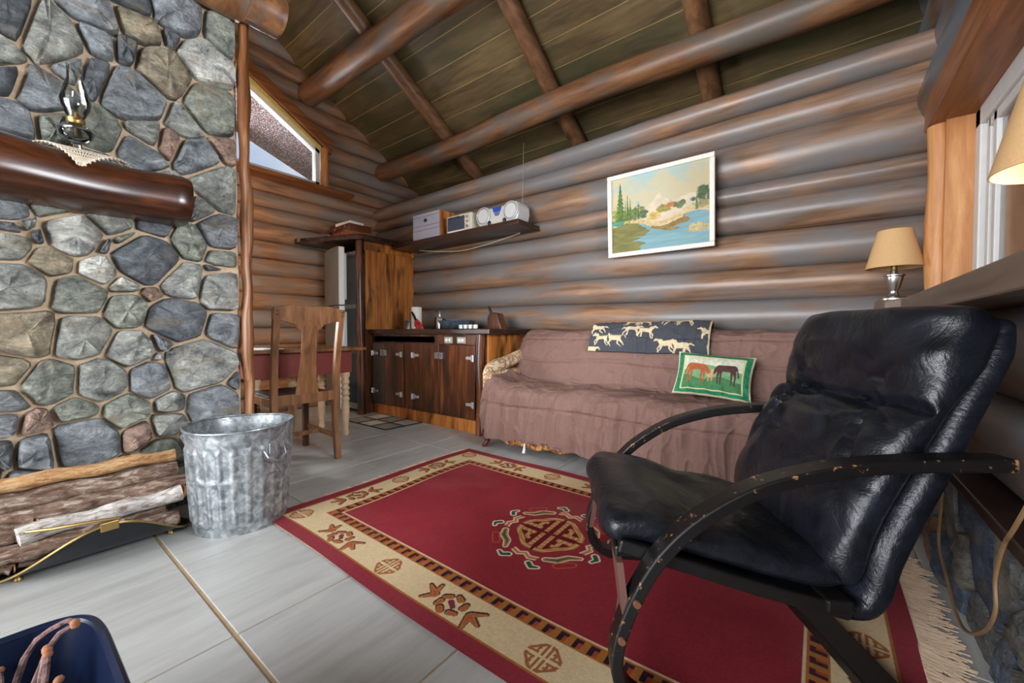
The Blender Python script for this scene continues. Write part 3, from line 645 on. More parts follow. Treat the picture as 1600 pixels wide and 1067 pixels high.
MB().prism([(p[0] - sy + (.03 if p[0] < 2.8 else 0.01) - 0, p[1] - .03) for p in prof[1:-1]] + [(2.40 - sy, .13), (3.15 - sy, .13)], SX0 + .03 - sx, SX1 - .03 - sx, lambda a, b, h: (h, a, b)).build('body', m_cover, SO)
m_floral = bpy.data.materials.new('floral'); 
def floral(name, base, s1, s2):
    m, n, p = new_mat(name, .85, 0, .2); v = coords(n); f = noise(n, v, 22, 4, .6, 1.5); f2 = noise(n, v, 34, 3, .6, 1)
    r = ramp(n, [(.42, base), (.52, s1), (.62, s2), (.7, base)]); n.links.new(f, r.inputs['Fac']); n.links.new(r.outputs[0], p.inputs['Base Color']); return m
m_floral = floral('floral_fabric', S(222, 204, 170), S(176, 128, 100), S(110, 116, 74)); m_floral2 = floral('floral_skirt', S(190, 140, 84), S(84, 50, 34), S(150, 84, 50))
# floral arm peeping out beside the cover
arm_l = [(-2.155, 2.46, .56), (-2.165, 2.54, .62), (-2.17, 2.75, .66), (-2.165, 2.98, .72), (-2.15, 3.12, .78)]
MB().tube([(x - sx, y - sy, z_) for x, y, z_ in curve_pts(arm_l, 20)], [.03 + .025 * math.sin(min(1, i / 6) * PI / 2) for i in range(20)], 14).build('floral_arm', m_floral, SO, True)
MB().box(-2.19 - sx, -2.10 - sx, 2.44 - sy, 3.12 - sy, .12, .60).build('arm_panel', m_floral, SO, False, .02)
def skirt(i, j):
    X = SX0 + .04 + i * (SX1 - SX0 - .08); d = .035 + .03 * abs(math.sin(i * PI * 2.5)) + .008 * math.sin(i * 60)
    return (X - sx, 2.395 - sy + .006 * math.sin(i * 90), .13 - j * d)
MB().grid(skirt, 90, 5).build('floral_skirt', m_floral2, SO, True)
m_claw = plain('mahogany_red', S(96, 30, 26), .25)
for (x, y) in ((-2.10, 2.42), (-1.1, 2.42), (-.12, 2.42), (-2.10, 3.08), (-.12, 3.08)):
    dx = -.02; MB().tube([(x - sx, y - sy, .14), (x - sx + dx, y - sy - .015, .10), (x - sx + dx * .3, y - sy - .0, .05), (x - sx + dx, y - sy - .02, .02), (x - sx + dx * 1.8, y - sy - .03, .012)], [.045, .034, .02, .019, .012], 12).build('foot', m_claw, SO, True)
MB().tube([(-1.72 - sx, 2.39 - sy, .12), (-1.72 - sx, 2.385 - sy, .08), (-1.725 - sx, 2.38 - sy, .03)], [.004, .008, .012], 8).build('tassel', m_paper, SO)

# horse throw over the back of the sofa
def horse(cx, cy, s, flip=1, leg=0):
    q = lambda x, y: (cx + flip * x * s, cy + y * s)
    L = []
    def seg(x0, y0, x1, y1, r0, r1): a = q(x0, y0); b = q(x1, y1); L.append((a[0], a[1], b[0], b[1], r0 * s, r1 * s))
    seg(-.30, .02, .28, .04, .135, .15); seg(-.30, .03, -.56, .28, .12, .075); seg(-.56, .28, -.74, .20, .07, .04); seg(-.58, .34, -.60, .40, .02, .01)
    k = .1 * math.sin(leg)
    seg(-.32, -.05, -.52 + k, -.26, .06, .035); seg(-.52 + k, -.26, -.44 + k, -.46, .032, .02)
    seg(-.26, -.05, -.34 - k, -.30, .06, .035); seg(-.34 - k, -.30, -.52, -.44, .03, .018)
    seg(.28, -.02, .42 + k, -.24, .09, .04); seg(.42 + k, -.24, .60, -.38, .035, .02)
    seg(.24, -.04, .26 - k, -.28, .08, .04); seg(.26 - k, -.28, .42, -.46, .035, .018)
    seg(.40, .10, .58, .14, .05, .05); seg(.58, .14, .72, .02, .05, .02); seg(-.36, .24, -.28, .18, .06, .05)
    return L
BX0, BX1 = -1.475, -.60
herd = []
for (x, y, fl_, k) in ((.12, .36, 1, 0), (.25, .34, 1, 2), (.38, .60, -1, 1), (.50, .57, -1, 3), (.68, .22, 1, 0), (.80, .17, 1, 2), (.06, .70, 1, 1), (.36, .96, -1, 0), (.47, .96, -1, 2), (.70, .97, -1, 1), (.80, .96, -1, 3), (1.0, .55, 1, 1), (.02, .02, 1, 2), (.03, 1.2, 1, 0), (.2, 1.35, 1, 2), (.55, 1.35, -1, 2), (.9, 1.3, 1, 0)):
    herd.append(horse(x * .875, y * .25, .112, fl_, k))
def throw_col(A, B):
    X = A * .875; Yy = (1 - B) * .40; c = np.tile(lin(74, 76, 82), (len(A), 1)); c *= (.85 + .3 * fbm(X * 90, Yy * 90, 2))[:, None]
    d = np.full(len(A), 9.0)
    for h in herd: d = np.minimum(d, capd(X, Yy, h))
    t = np.clip(.5 - d / .003, 0, 1)[:, None]; cr = lin(226, 206, 168) * (.75 + .4 * fbm(X * 60, Yy * 60, 9))[:, None]
    c = c * (1 - t) + cr * t
    e = np.clip((A - .985) / .005, 0, 1)[:, None]; return c * (1 - e) + lin(196, 180, 150) * e
def throw_pos(a, b):
    bb = .10 + b * (.365 - .10)
    A = (BX0 + a * (BX1 - BX0) - SX0) / (SX1 - SX0)
    P = sofa_surface(A, bb, .022); P[:, 2] += .012 * np.sin(a * PI) * (1 - b) + .02 * np.exp(-((bb - .2) / .05) ** 2); P[:, 0] += .02 * (b - .5)
    return P
th = colour_grid('horse_throw', throw_pos, throw_col, 380, 180, printed('throw_weave', .95, .25, 300))
so_ = th.modifiers.new('thick', 'SOLIDIFY'); so_.thickness = .014; so_.offset = -1
tag(th, 'charcoal throw blanket woven with cream running horses, folded over the sofa back', 'blanket')

# horse pillow
PW, PH = .44, .285
def pil_col(A, B):
    x = (A - .5) * PW; y = (B - .5) * PH; n_ = fbm(x * 70, y * 70, 4); c = np.tile(lin(212, 214, 190), (len(A), 1))
    hill = y < .03 + .03 * np.sin(x * 14 + 2.4) + .02 * np.sin(x * 9); c[hill] = lin(120, 168, 118)
    hill2 = y < -.035 + .012 * np.sin(x * 30); c[hill2] = lin(74, 128, 84)
    c *= (.7 + .6 * n_)[:, None]
    def paint(segs, col, jit=.3):
        d = capd(x, y, segs); t = np.clip(.5 - d / .003, 0, 1)[:, None]; k = lin(*col) * (1 - jit + 2 * jit * fbm(x * 50, y * 50, 8))[:, None]; c[:] = c * (1 - t) + k * t
    s = .10
    def graze(cx, cy, fl_, s=.1):
        q = lambda a, b, e, f, r0, r1: (cx + fl_ * a * s, cy + b * s, cx + fl_ * e * s, cy + f * s, r0 * s, r1 * s)
        return [q(-.28, .18, .34, .2, .17, .185), q(-.36, .16, -.60, -.16, .115, .075), q(-.60, -.16, -.76, -.42, .07, .045), q(-.3, .05, -.34, -.3, .07, .04), q(-.34, -.3, -.32, -.66, .035, .03), q(-.2, .05, -.2, -.62, .06, .028), q(.38, .08, .46, -.24, .10, .045), q(.46, -.24, .42, -.66, .04, .03), q(.28, .05, .3, -.62, .06, .028), q(.50, .24, .60, -.2, .03, .04)]
    paint(graze(-.085, .012, -1, .125), (176, 96, 62)); paint(graze(.078, .014, 1, .125), (86, 58, 54))
    paint([(-.012, -.02, .0, -.02, .014, .014), (.0, -.02, .004, .02, .009, .008), (-.014, -.02, -.016, -.055, .004, .003), (.004, -.02, .004, -.055, .004, .003)], (196, 160, 116))
    inner = (np.abs(x) < PW / 2 - .05) & (np.abs(y) < PH / 2 - .035); mid = (np.abs(x) < PW / 2 - .042) & (np.abs(y) < PH / 2 - .028)
    bd = (lin(44, 132, 92) * (.5 + 1.0 * n_)[:, None]); c[~mid] = bd[~mid]; ring = mid & ~inner; c[ring] = lin(214, 208, 150)
    edge = (np.abs(x) > PW / 2 - .010) | (np.abs(y) > PH / 2 - .008); c[edge] = lin(220, 212, 176); return c
PM = Matrix.Translation((-.535, 2.735, .645)) @ Matrix.Rotation(math.radians(4), 4, 'Z') @ Matrix.Rotation(math.radians(-24), 4, 'X') @ Matrix.Rotation(math.radians(4), 4, 'Y')
def pil_pos(side):
    def f(a, b):
        x = (a - .5) * PW; y = (b - .5) * PH
        puff = .062 * ((1 - np.abs(2 * a - 1) ** 3) * (1 - np.abs(2 * b - 1) ** 3)) ** .6
        pin = 1 - .06 * np.cos((b - .5) * PI) * 1.0; pin2 = 1 - .07 * np.cos((a - .5) * PI)
        n_ = .010 * (fbm(a * 7, b * 5, 6) - .5) + .006 * np.sin(a * 30 + b * 12) * np.exp(-((b - .12) / .15) ** 2)
        L = np.stack([x * pin, -side * (puff + n_ * (puff > .004)), y * pin2], 1); R = np.array(PM)[:3, :3]; return L @ R.T + np.array(PM)[:3, 3]
    return f
pt = thing('horse_pillow', 'small cushion printed with grazing horses inside a green border, on the sofa', 'pillow', PM.translation)
m_pil = printed('pillow_print', .8, .2, 300)
for s_ in (1, -1):
    off = np.array(PM.translation); f0 = pil_pos(s_)
    colour_grid('cushion_face', lambda a, b, f0=f0: f0(a, b) - off, pil_col if s_ > 0 else flat_col(S(70, 120, 84)), 200, 130, m_pil, pt)

# ------------------------------------------------------------------ rug
RX0, RX1, RY0, RY1 = -2.17, .235, .805, 2.26; RL, RW = RX1 - RX0, RY1 - RY0
def rug_col(A, B):
    x = A * RL; y = B * RW; X = x + RX0; Y = y + RY0
    ex = np.minimum(x, RL - x); ey = np.minimum(y, RW - y); e = np.minimum(ex, ey)
    nz_ = fbm(X * 3, Y * 3, 1); fine = fbm(X * 140, Y * 140, 3, 2)
    red = lin(142, 46, 54); redo = lin(140, 50, 60); cream = lin(214, 190, 150); gold = lin(164, 104, 48); navy = lin(40, 32, 42); tan = lin(190, 148, 100)
    c = np.tile(red, (len(x), 1)); c *= (.72 + .5 * nz_)[:, None]
    c[e < .265] = lin(214, 184, 150)
    key = (e >= .205) & (e < .257); alongx = ey < ex
    t = np.mod(np.where(alongx, x, y), .05) / .05; s_ = (e - .205) / .052
    k = np.tile(gold, (len(x), 1)); k[(t < .55) & (s_ > .12) & (s_ < .9)] = lin(150, 72, 46)
    k[(t < .30) & (s_ > .1) & (s_ < .85)] = navy; k[(t < .58) & (s_ > .6) & (s_ < .85)] = lin(58, 30, 44); k[(t > .36) & (t < .52) & (s_ > .2) & (s_ < .48)] = lin(176, 60, 52)
    c[key] = k[key]
    cr = (e >= .064) & (e < .205); c[cr] = cream
    c[(e >= .058) & (e < .066)] = gold; c[e < .058] = redo
    def put(mask, col): c[mask] = col
    def shou(cx, cy, R, bg_, fg, th=.2):
        dx, dy = (X - cx) / R, (Y - cy) / R; r = np.maximum(np.hypot(dx, dy), (np.abs(dx) + np.abs(dy)) * .78); near = r < 1.05
        ax, ay = np.abs(dx), np.abs(dy); m_ = (r < 1) & (r > 1 - th)
        m_ |= (r < 1) & (ax > .08) & (ax < .22) & (ay < .8); m_ |= (r < .9) & (ay > .10) & (ay < .24) & (ax > .35)
        m_ |= (r < .8) & (ax > .42) & (ax < .56) & (ay > .2) & (ay < .60); m_ |= (r < .8) & (ay > .46) & (ay < .60) & (ax > .34) & (ax < .56)
        m_ &= ~((ax < .05) | (ay < .05)); put(near & (r < 1), bg_); put(m_, fg)
    brown = lin(158, 98, 58)
    xs = [-2.045 + .7183 * i for i in range(4)]; ys = [.93, 1.5325, 2.135]
    for i, cx in enumerate(xs):
        for j, cy in enumerate(ys):
            if i in (0, 3) or j in (0, 2): shou(cx, cy, .055, cream, brown)
    def flower(cx, cy, vert):
        lx, ly = (X - cx, Y - cy) if not vert else (Y - cy, -(X - cx))
        if cy > 1.9 and not vert: lx, ly = -lx, -ly
        if vert and cx < -1: lx, ly = -lx, -ly
        near = (np.abs(lx) < .17) & (np.abs(ly) < .075)
        if not near.any(): return
        a, b = lx[near], ly[near]; cc_ = c[near]
        pet = [(.045 * math.cos(an), .036 * math.sin(an), .045 * math.cos(an) + .02 * math.cos(an + 1.4), .036 * math.sin(an) + .02 * math.sin(an + 1.4), .011, .009) for an in (.2, 1.3, 2.3, 3.3, 4.2, 5.2)]
        lf = [(-.085, .005, -.135, .03, .013, .005), (-.085, .0, -.115, -.035, .012, .005), (-.09, .01, -.10, .05, .010, .006), (.085, .0, .135, -.02, .013, .005), (.085, -.005, .10, -.055, .012, .006), (.085, .005, .125, .035, .011, .005)]
        d = capd(a, b, pet + lf); cc_[d < .004] = lin(64, 44, 36); d2 = capd(a - .002, b + .003, pet + lf); cc_[d2 < -.0005] = lin(178, 112, 62); cc_[d2 < -.0065] = lin(168, 84, 54)
        dc = capd(a, b, [(-.010, .008, .014, -.008, .011, .009)]); cc_[dc < 0] = lin(120, 52, 66); c[near] = cc_
    for i in range(3):
        for cy in (ys[0], ys[2]): flower((xs[i] + xs[i + 1]) / 2, cy, False)
    for j in range(2):
        for cx in (xs[0], xs[3]): flower(cx, (ys[j] + ys[j + 1]) / 2, True)
    # medallion
    mx_, my_ = -.96, 1.535; dx, dy = X - mx_, Y - my_; r = np.hypot(dx, dy)
    th_ = np.arctan2(dy, dx)
    shou(mx_, my_, .158, lin(108, 24, 34), lin(182, 132, 78), .16)
    ring = (r < .158) & (np.mod(r, .024) < .004) & (r > .03); put(ring & (c[:, 1] > .1), lin(222, 186, 140))
    near = r < .34; a, b = dx[near], dy[near]; cc_ = c[near]
    for k_ in range(4):
        an = k_ * PI / 2; co, si = math.cos(an), math.sin(an); u_, v_ = a * co + b * si, -a * si + b * co
        for off, col in ((0, (226, 196, 160)), (.011, (182, 124, 76)), (.022, (226, 196, 160))):
            d = capd(u_, v_, [(.185 + off, -.06, .20 + off, -.025, .0042, .0042), (.20 + off, -.025, .182 + off, .0, .0042, .0042), (.182 + off, .0, .20 + off, .028, .0042, .0042), (.20 + off, .028, .19 + off, .06, .0042, .0042)]); cc_[d < 0] = lin(*col)
        for sgn in (-1, 1):
            d = capd(u_, v_, [(.245, .05 * sgn, .262, .072 * sgn, .013, .012), (.262, .072 * sgn, .25, .095 * sgn, .012, .008)]); cc_[d < .004] = lin(232, 214, 186); cc_[d < -.003] = lin(40, 88, 66)
        an2 = an + PI / 4; co, si = math.cos(an2), math.sin(an2); u_, v_ = a * co + b * si, -a * si + b * co
        d = capd(u_, v_, [(.195, -.065, .21, -.02, .012, .016), (.21, -.02, .20, .03, .016, .014), (.20, .03, .215, .075, .014, .009)]); cc_[d < .004] = lin(232, 214, 186); cc_[d < -.001] = lin(176, 122, 76); cc_[d < -.009] = lin(52, 92, 70)
        d = np.abs(capd(u_, v_, [(.245, -.03, .25, .03, .016, .016)])) ; cc_[d < .003] = lin(190, 84, 46)
    c[near] = cc_
    pale_patch = np.clip((fbm(X * 2.2 + 5, Y * 2.2, 11) - .5) * 2.2, 0, 1)[:, None]; c = c * (1 - .18 * pale_patch) + lin(190, 130, 120) * .18 * pale_patch  # random paler pinkish patches mixed over the weave
    return c * (.86 + .3 * fine)[:, None]
def rug_pos(a, b):
    x = RX0 + a * RL; y = RY0 + b * RW
    x = x + .012 * np.sin(b * 7) * (1 - a); y = y + .008 * np.sin(a * 9)
    return np.stack([x, y, .011 + .003 * np.sin(a * 14 + b * 9)], 1)
RG = thing('area_rug', 'red oriental rug with cream border, geometric medallion and fringed ends', 'rug', ((RX0 + RX1) / 2, (RY0 + RY1) / 2, 0)); off = np.array(RG.location)
pile = colour_grid('pile', lambda a, b: rug_pos(a, b) - off, rug_col, 900, 560, printed('rug_pile', .95, .35, 260, .1), RG)
MB().box(RX0 + .02 - off[0], RX1 - .02 - off[0], RY0 + .012 - off[1], RY1 - .012 - off[1], .001, .006).build('backing', plain('rug_backing', S(150, 120, 96), .95), RG)
def fringe(x0, dirx, n, ln):
    m = MB()
    for k in range(n):
        y = RY0 + .01 + (RW - .02) * k / n; a = random.gauss(0, .45); L = ln * random.uniform(.6, 1.2); w = .0016
        b0 = .012 * math.sin((y - RY0) / RW * 7) if dirx < 0 else 0; p = Vector((x0 + b0, y, .010)); vs = []
        for j in range(4):
            f = j / 3; vs += [(p.x - w, p.y - w, p.z), (p.x + w, p.y + w, p.z + .002)]
            p = p + Vector((dirx * L / 3 * math.cos(a), L / 3 * math.sin(a), 0)); a += random.gauss(0, .35); p.z = max(.004, .010 - .005 * (j + 1))
        m.add([Vector(v) - Vector(off) for v in vs], [(0, 1, 3, 2), (2, 3, 5, 4), (4, 5, 7, 6)])
    return m
m_fr = plain('fringe_yarn', S(206, 178, 150), .95)
o = fringe(RX0 + .004, -1, 420, .05).build('fringe', m_fr, RG); o['kind'] = 'stuff'
o = fringe(RX1 - .004, 1, 700, .10).build('fringe', m_fr, RG); o['kind'] = 'stuff'
# ------------------------------------------------------------------ hearth things
def msurf(y, th, o=.006): return (-2.69 + abs(math.cos(th)) ** .55 * (.126 * 2.0 + o), y, 1.575 + abs(math.sin(th)) ** .7 * (.126 + o))
m = MB(); yT0, yT1, yA = .12, .43, .245; tT, tA = math.radians(86), math.radians(4)
def tri(s, r): # r 0 top .. 1 apex, s 0..1
    a = yT0 + (yA - yT0) * r; b = yT1 + (yA - yT1) * r; return msurf(a + (b - a) * s, tT + (tA - tT) * r)
for k in range(9):
    r = k / 9; m.tube([tri(s / 12, r) for s in range(13)], .0022 if k else .004, 5)
for k in range(15):
    s = k / 14; rm = 1 - abs(s - .4) * 0; m.tube([tri(s, r / 8 * .97) for r in range(9)], .0022, 5)
for k in range(26):
    q = tri(0 if k < 13 else 1, (k % 13) / 13); m.tube([q, (q[0] + .004, q[1], q[2] - .008)], .004, 5)
tag(m.build('crochet_doily', plain('cotton_thread', S(226, 212, 190), .9)), 'white crocheted triangle doily hanging over the mantel edge', 'doily')
ol = thing('oil_lamp', 'clear glass oil lamp standing on the mantel', 'oil lamp', (-2.585, .25, 1.68))
MB().lathe([(.052, 0), (.052, .012), (.02, .03), (.016, .06), (.05, .085), (.058, .11), (.04, .135), (.022, .14)], 24).build('font', glass('lamp_glass', (.93, .95, .93, 1), 2.2), ol, True)
MB().lathe([(.024, .138), (.03, .15), (.03, .162), (.018, .172)], 20).build('burner', m_brass, ol, True)
MB().shell([(.026, .165), (.045, .21), (.05, .235), (.04, .28), (.026, .33), (.025, .40)], 24).build('glass_chimney', bpy.data.materials['lamp_glass'], ol, True)
MB().lathe([(0, .0), (.009, .004), (.006, .028)], 10).build('wick_knob', m_brass, bpy.data.objects['burner'], True)
bpy.data.objects['wick_knob'].location = (.03, 0, .15)

LC = thing('log_carrier', 'curved black metal firewood carrier with brass edge and handle, on the floor', 'log holder', (-2.40, .27, 0))
RC = .262
def phi(t): return math.radians(69) * max(0.02, math.sin(PI * min(max(t, 0), 1))) ** .75
def lc(i, j, r=RC):
    y = -.30 + j * .60; f = phi(j); a = -f + 2 * f * i; return (r * math.sin(a), y, .012 + RC - r * math.cos(a))
MB().grid(lc, 25, 40).build('sheet', plain('black_sheet', S(34, 36, 42), .35, .4), LC, True)
sh = bpy.data.objects['sheet']; md = sh.modifiers.new('t', 'SOLIDIFY'); md.thickness = .004
for s in (0, 1): MB().tube([lc(s, j / 39) for j in range(40)], .0045, 6).build('brass_edge', m_brass, LC, True)
for (y, x) in ((-.22, .06), (.22, .06), (-.22, -.06), (.22, -.06)): MB().lathe([(.012, 0), (.014, .006), (.008, .018)], 10, (x, y, 0)).build('foot', m_brass, LC, True)
q = lc(1, .5); br = MB().box(q[0] - .004, q[0] + .006, -.026, .026, q[2] - .022, q[2] + .012).build('bracket', m_brass, LC, False, .003)
MB().tube([(q[0], .03, q[2] + .015), (q[0] - .02, -.05, q[2] + .022), (q[0] - .06, -.14, q[2] + .02), (q[0] - .10, -.2, q[2] + .02)], .006, 8).build('handle', m_brass, LC, True)

def bark(name, c0, c1, c2):
    m, n, p = new_mat(name, .85, 0, .2); v = coords(n, (3, 1, 3)); f = noise(n, v, 16, 6, .7, .6); f2 = noise(n, v, 6, 3)
    r = ramp(n, [(.36, c0), (.52, c1), (.64, c2)]); n.links.new(f, r.inputs['Fac']); n.links.new(r.outputs[0], p.inputs['Base Color']); bump(n, p, f, .8, .015); return m
mb1 = bark('rough_bark', S(86, 66, 54), S(136, 110, 94), S(190, 176, 162)); mb2 = bark('birch_bark', S(140, 120, 108), S(214, 206, 198), S(236, 230, 224)); mb3 = bark('split_wood', S(150, 104, 66), S(204, 160, 112), S(222, 186, 142))
m_cut = plain('cut_wood', S(206, 146, 92), .8, 0, .2, 60)
fw = [(-2.53, .0, .55, .315, .030, mb3, 'pale split firewood log lying on top of the pile'), (-2.575, -.05, .53, .28, .036, mb1, 'rough-barked firewood log against the chimney stones beneath the pale split log'), (-2.47, -.10, .54, .255, .038, mb1, 'rough-barked firewood log just in front of the pale split log'), (-2.54, .02, .56, .21, .036, mb1, None), (-2.44, -.12, .57, .195, .040, mb1, 'thick flaky-barked firewood log lying directly above the white birch log'),
      (-2.345, .05, .535, .168, .034, mb2, 'white birch firewood log with a pointed cut end'), (-2.575, -.12, .50, .185, .04, mb1, None), (-2.38, -.14, .10, .165, .036, mb1, None), (-2.34, -.13, .09, .105, .034, mb1, None), (-2.33, .06, .33, .105, .034, mb1, None), (-2.50, -.1, .5, .13, .042, mb1, None), (-2.42, -.13, .48, .105, .038, mb1, None), (-2.37, .05, .52, .062, .034, mb1, None), (-2.47, -.1, .5, .06, .036, mb1, None), (-2.36, -.12, .04, .052, .026, mb1, None)]
for (x, y0, y1, z_, r, mt, lb) in fw:
    n = 9; sg = 11; rt = thing('firewood_log', lb or 'rough-barked firewood log low in the stack inside the log carrier', 'firewood', (x, (y0 + y1) / 2, z_), random.uniform(-.06, .06), 'firewood in the carrier')
    L = y1 - y0; rr = [r * (1 + .10 * math.sin(k * 1.7 + x * 40)) for k in range(n)]
    pts = [(.006 * math.sin(k * 1.3 + z_ * 50), -L / 2 + L * k / (n - 1), .005 * math.sin(k * 1.9 + z_ * 30)) for k in range(n)]
    MB().tube(pts, rr, sg, True).build('bark', mt, rt, True)
    if mt is mb2: MB().tube([pts[-1], (0, L / 2 + .02, -.002), (.0, L / 2 + .045, -.012)], [r * .92, r * .6, r * .12], sg).build('cut_end', m_cut, rt)
    else: MB().tube([(pts[-1][0], L / 2 - .001, pts[-1][2]), (pts[-1][0], L / 2 + .003, pts[-1][2])], r * .85, sg).build('cut_end', m_cut, rt)

GBk = thing('galvanized_can', 'dented galvanized steel ash can with vertical ribs beside the chimney', 'bucket', (-2.245, .745, 0))
def galv():
    m, n, p = new_mat('galvanized', .5, .6); v = coords(n); f = noise(n, v, 26, 4, .6, .8); r = ramp(n, [(.35, S(112, 120, 124)), (.5, S(148, 154, 157)), (.66, S(184, 189, 190))]); n.links.new(f, r.inputs['Fac']); n.links.new(r.outputs[0], p.inputs['Base Color'])
    f2 = noise(n, v, 60, 3); rr = ramp(n, [(.3, (.3,) * 3 + (1,)), (.7, (.55,) * 3 + (1,))]); n.links.new(f2, rr.inputs['Fac']); n.links.new(rr.outputs[0], p.inputs['Roughness']); return m
m_galv = galv(); BH = .475
def can(i, j, inner=0):
    z_ = j * BH; r = .190 + .034 * j; th = 2 * PI * i
    rib = 0
    if .10 < j < .50 or .55 < j < .83: rib = .0055 * max(0, math.sin(th * 24)) ** .7 if math.sin(th * 24) > 0 else 0
    if .50 <= j <= .55 or j > .985: rib = .005
    r += rib + .003 * math.sin(th * 3 + j * 4) - inner
    return (r * math.cos(th), r * math.sin(th), z_ + .004 * math.sin(th * 2) * j)
MB().grid(lambda i, j: can(i, j), 240, 44, True).build('body', m_galv, GBk, True)
MB().grid(lambda i, j: can(i, .02 + j * .97, .006), 120, 20, True).build('lining', m_galv, GBk, True)
MB().lathe([(0, .012), (.188, .012)], 48).build('base', m_galv, GBk); 
MB().tube([(.2245 * math.cos(t / 48 * 2 * PI), .2245 * math.sin(t / 48 * 2 * PI), BH + .004 * math.sin(t / 48 * 4 * PI)) for t in range(49)], .006, 8, False).build('rim', m_galv, GBk, True)
for an in (math.radians(195), math.radians(15)):
    c, s = math.cos(an), math.sin(an); MB().box(-.004, .006, -.02, .02, -.025, .025).build('ear', m_galv, GBk, False, .003); e = LAST[0]; e.location = (.222 * c, .222 * s, .375); e.rotation_euler = (0, 0, an)
    MB().tube([(.010, -.05, .0), (.03, -.045, -.03), (.034, 0, -.055), (.03, .045, -.03), (.010, .05, 0)], .004, 8).build('ring_handle', m_galv, e, True)

TB = thing('plastic_tub', 'navy blue plastic tub holding kindling twigs', 'tub', (-.955, -.09, 0))
def rr_(t, hx, hy, rad):
    a = 2 * PI * t; c, s = math.cos(a), math.sin(a); p = .32
    return (hx * math.copysign(abs(c) ** p, c), hy * math.copysign(abs(s) ** p, s))
def tub(i, j, o=0):
    k = .78 + .22 * j; x, y = rr_(i, .27 * k - o, .215 * k - o, .1); return (x, y, .01 + j * .32)
m_navy = plain('navy_plastic', S(16, 28, 54), .3)
MB().grid(tub, 72, 12, True).build('wall', m_navy, TB, True); MB().grid(lambda i, j: tub(i, .03 + .97 * j, .005), 72, 12, True).build('inner_wall', m_navy, TB, True)
b = MB(); b.v = [tub(i / 72, .02) for i in range(72)]; b.f = [tuple(range(72))]; b.build('bottom', m_navy, TB)
MB().tube([(*rr_(i / 72, .272, .217, .1), .33) for i in range(73)], .008, 8, False).build('rim', m_navy, TB, True)
MB().tube([(.20, .20, .335), (.235, .195, .36), (.262, .17, .33), (.268, .155, .27), (.27, .15, .24)], .006, 8).build('handle_loop', m_rope, TB, True)
m_twig = bark('twig_bark', S(84, 60, 60), S(140, 112, 108), S(170, 140, 130)); m_knot = plain('twig_knot', S(168, 112, 78), .8)
tw = [((-1.10, -.02, .10), (-1.16, .03, .28), (-1.11, .075, .345), (-1.075, .09, .355)), ((-1.05, .0, .05), (-1.08, .03, .2), (-1.085, .06, .325), (-1.075, .09, .35)), ((-1.04, -.02, .06), (-1.06, .03, .2), (-1.07, .05, .30), (-1.085, .055, .322)),
      ((-1.0, .0, .05), (-1.03, .03, .18), (-1.055, .05, .28), (-1.075, .055, .315)), ((-1.12, -.03, .06), (-1.10, .01, .18), (-1.085, .04, .27), (-1.08, .055, .32)), ((-.98, -.02, .04), (-1.02, .02, .15), (-1.04, .06, .26), (-1.03, .065, .285)), ((-1.0, -.05, .12), (-1.06, -.01, .22), (-1.12, .0, .26), (-1.155, .0, .28))]
for k, t in enumerate(tw):
    t = [(p[0] - .045, p[1] + .0, p[2] + .012) for p in t]
    rt = thing('kindling_twig', 'crooked reddish-brown kindling twig standing in the navy tub', 'twig', t[0], 0, 'kindling in the tub'); o0 = Vector(t[0])
    MB().tube([Vector(p) - o0 for p in curve_pts(t, 10)], [.0062 - .0002 * i for i in range(10)], 7).build('stem', m_twig, rt, True)
    MB().lathe([(0, -.008), (.0065, -.004), (.0075, 0), (.0055, .004), (0, .006)], 8).build('knot', m_knot, rt, True, loc=Vector(t[3]) - o0)

# ------------------------------------------------------------------ dining corner
DC = thing('dining_chair', 'oak T-back dining chair with dark leather seat drawn up to the red table', 'chair', (-3.05, 1.35, 0), math.radians(-3))
def post(s):
    m = MB(); P = curve_pts([(.265, s * .195, 0), (.225, s * .20, .25), (.215, s * .205, .46), (.245, s * .208, .75), (.305, s * .212, 1.075)], 14)
    for i in range(13):
        a, b = P[i], P[i + 1]; w0, w1 = .019, .019
        m.add([(a[0] - w0, a[1] - w0, a[2]), (a[0] + w0, a[1] - w0, a[2]), (a[0] + w0, a[1] + w0, a[2]), (a[0] - w0, a[1] + w0, a[2]), (b[0] - w1, b[1] - w1, b[2]), (b[0] + w1, b[1] - w1, b[2]), (b[0] + w1, b[1] + w1, b[2]), (b[0] - w1, b[1] + w1, b[2])],
              [(0, 1, 5, 4), (1, 2, 6, 5), (2, 3, 7, 6), (3, 0, 4, 7)] + ([(3, 2, 1, 0)] if i == 0 else []) + ([(4, 5, 6, 7)] if i == 12 else []))
    return m
for s in (-1, 1):
    o = post(s).build('back_post', m_oak, DC)
    for z_ in (1.03, 1.055): MB().lathe([(.007, 0), (.005, .004), (0, .005)], 8).build('peg', plain('peg_dark', S(84, 54, 34), .5) if 'peg_dark' not in bpy.data.materials else bpy.data.materials['peg_dark'], o, loc=(.322, s * .212, z_)); LAST[0].rotation_euler = (0, PI / 2, 0)
    MB().box(-.275, -.235, s * .185 - .02, s * .185 + .02, 0, .45).build('front_leg', m_dkwood, DC, False, .003)
    MB().box(-.25, .23, s * .195 - .010, s * .195 + .010, .145, .18).build('side_stretcher', m_oak, DC, False, .002)
    MB().box(-.25, .22, s * .195 - .011, s * .195 + .011, .405, .465).build('side_rail', m_oak, DC, False, .002)
MB().box(-.02, .005, -.19, .19, .15, .178).build('cross_stretcher', m_oak, DC, False, .002)
MB().box(-.268, -.245, -.19, .19, .405, .465).build('front_seat_rail', m_oak, DC, False, .002)
MB().box(.205, .232, -.19, .19, .425, .495).build('back_seat_rail', m_oak, DC, False, .002)
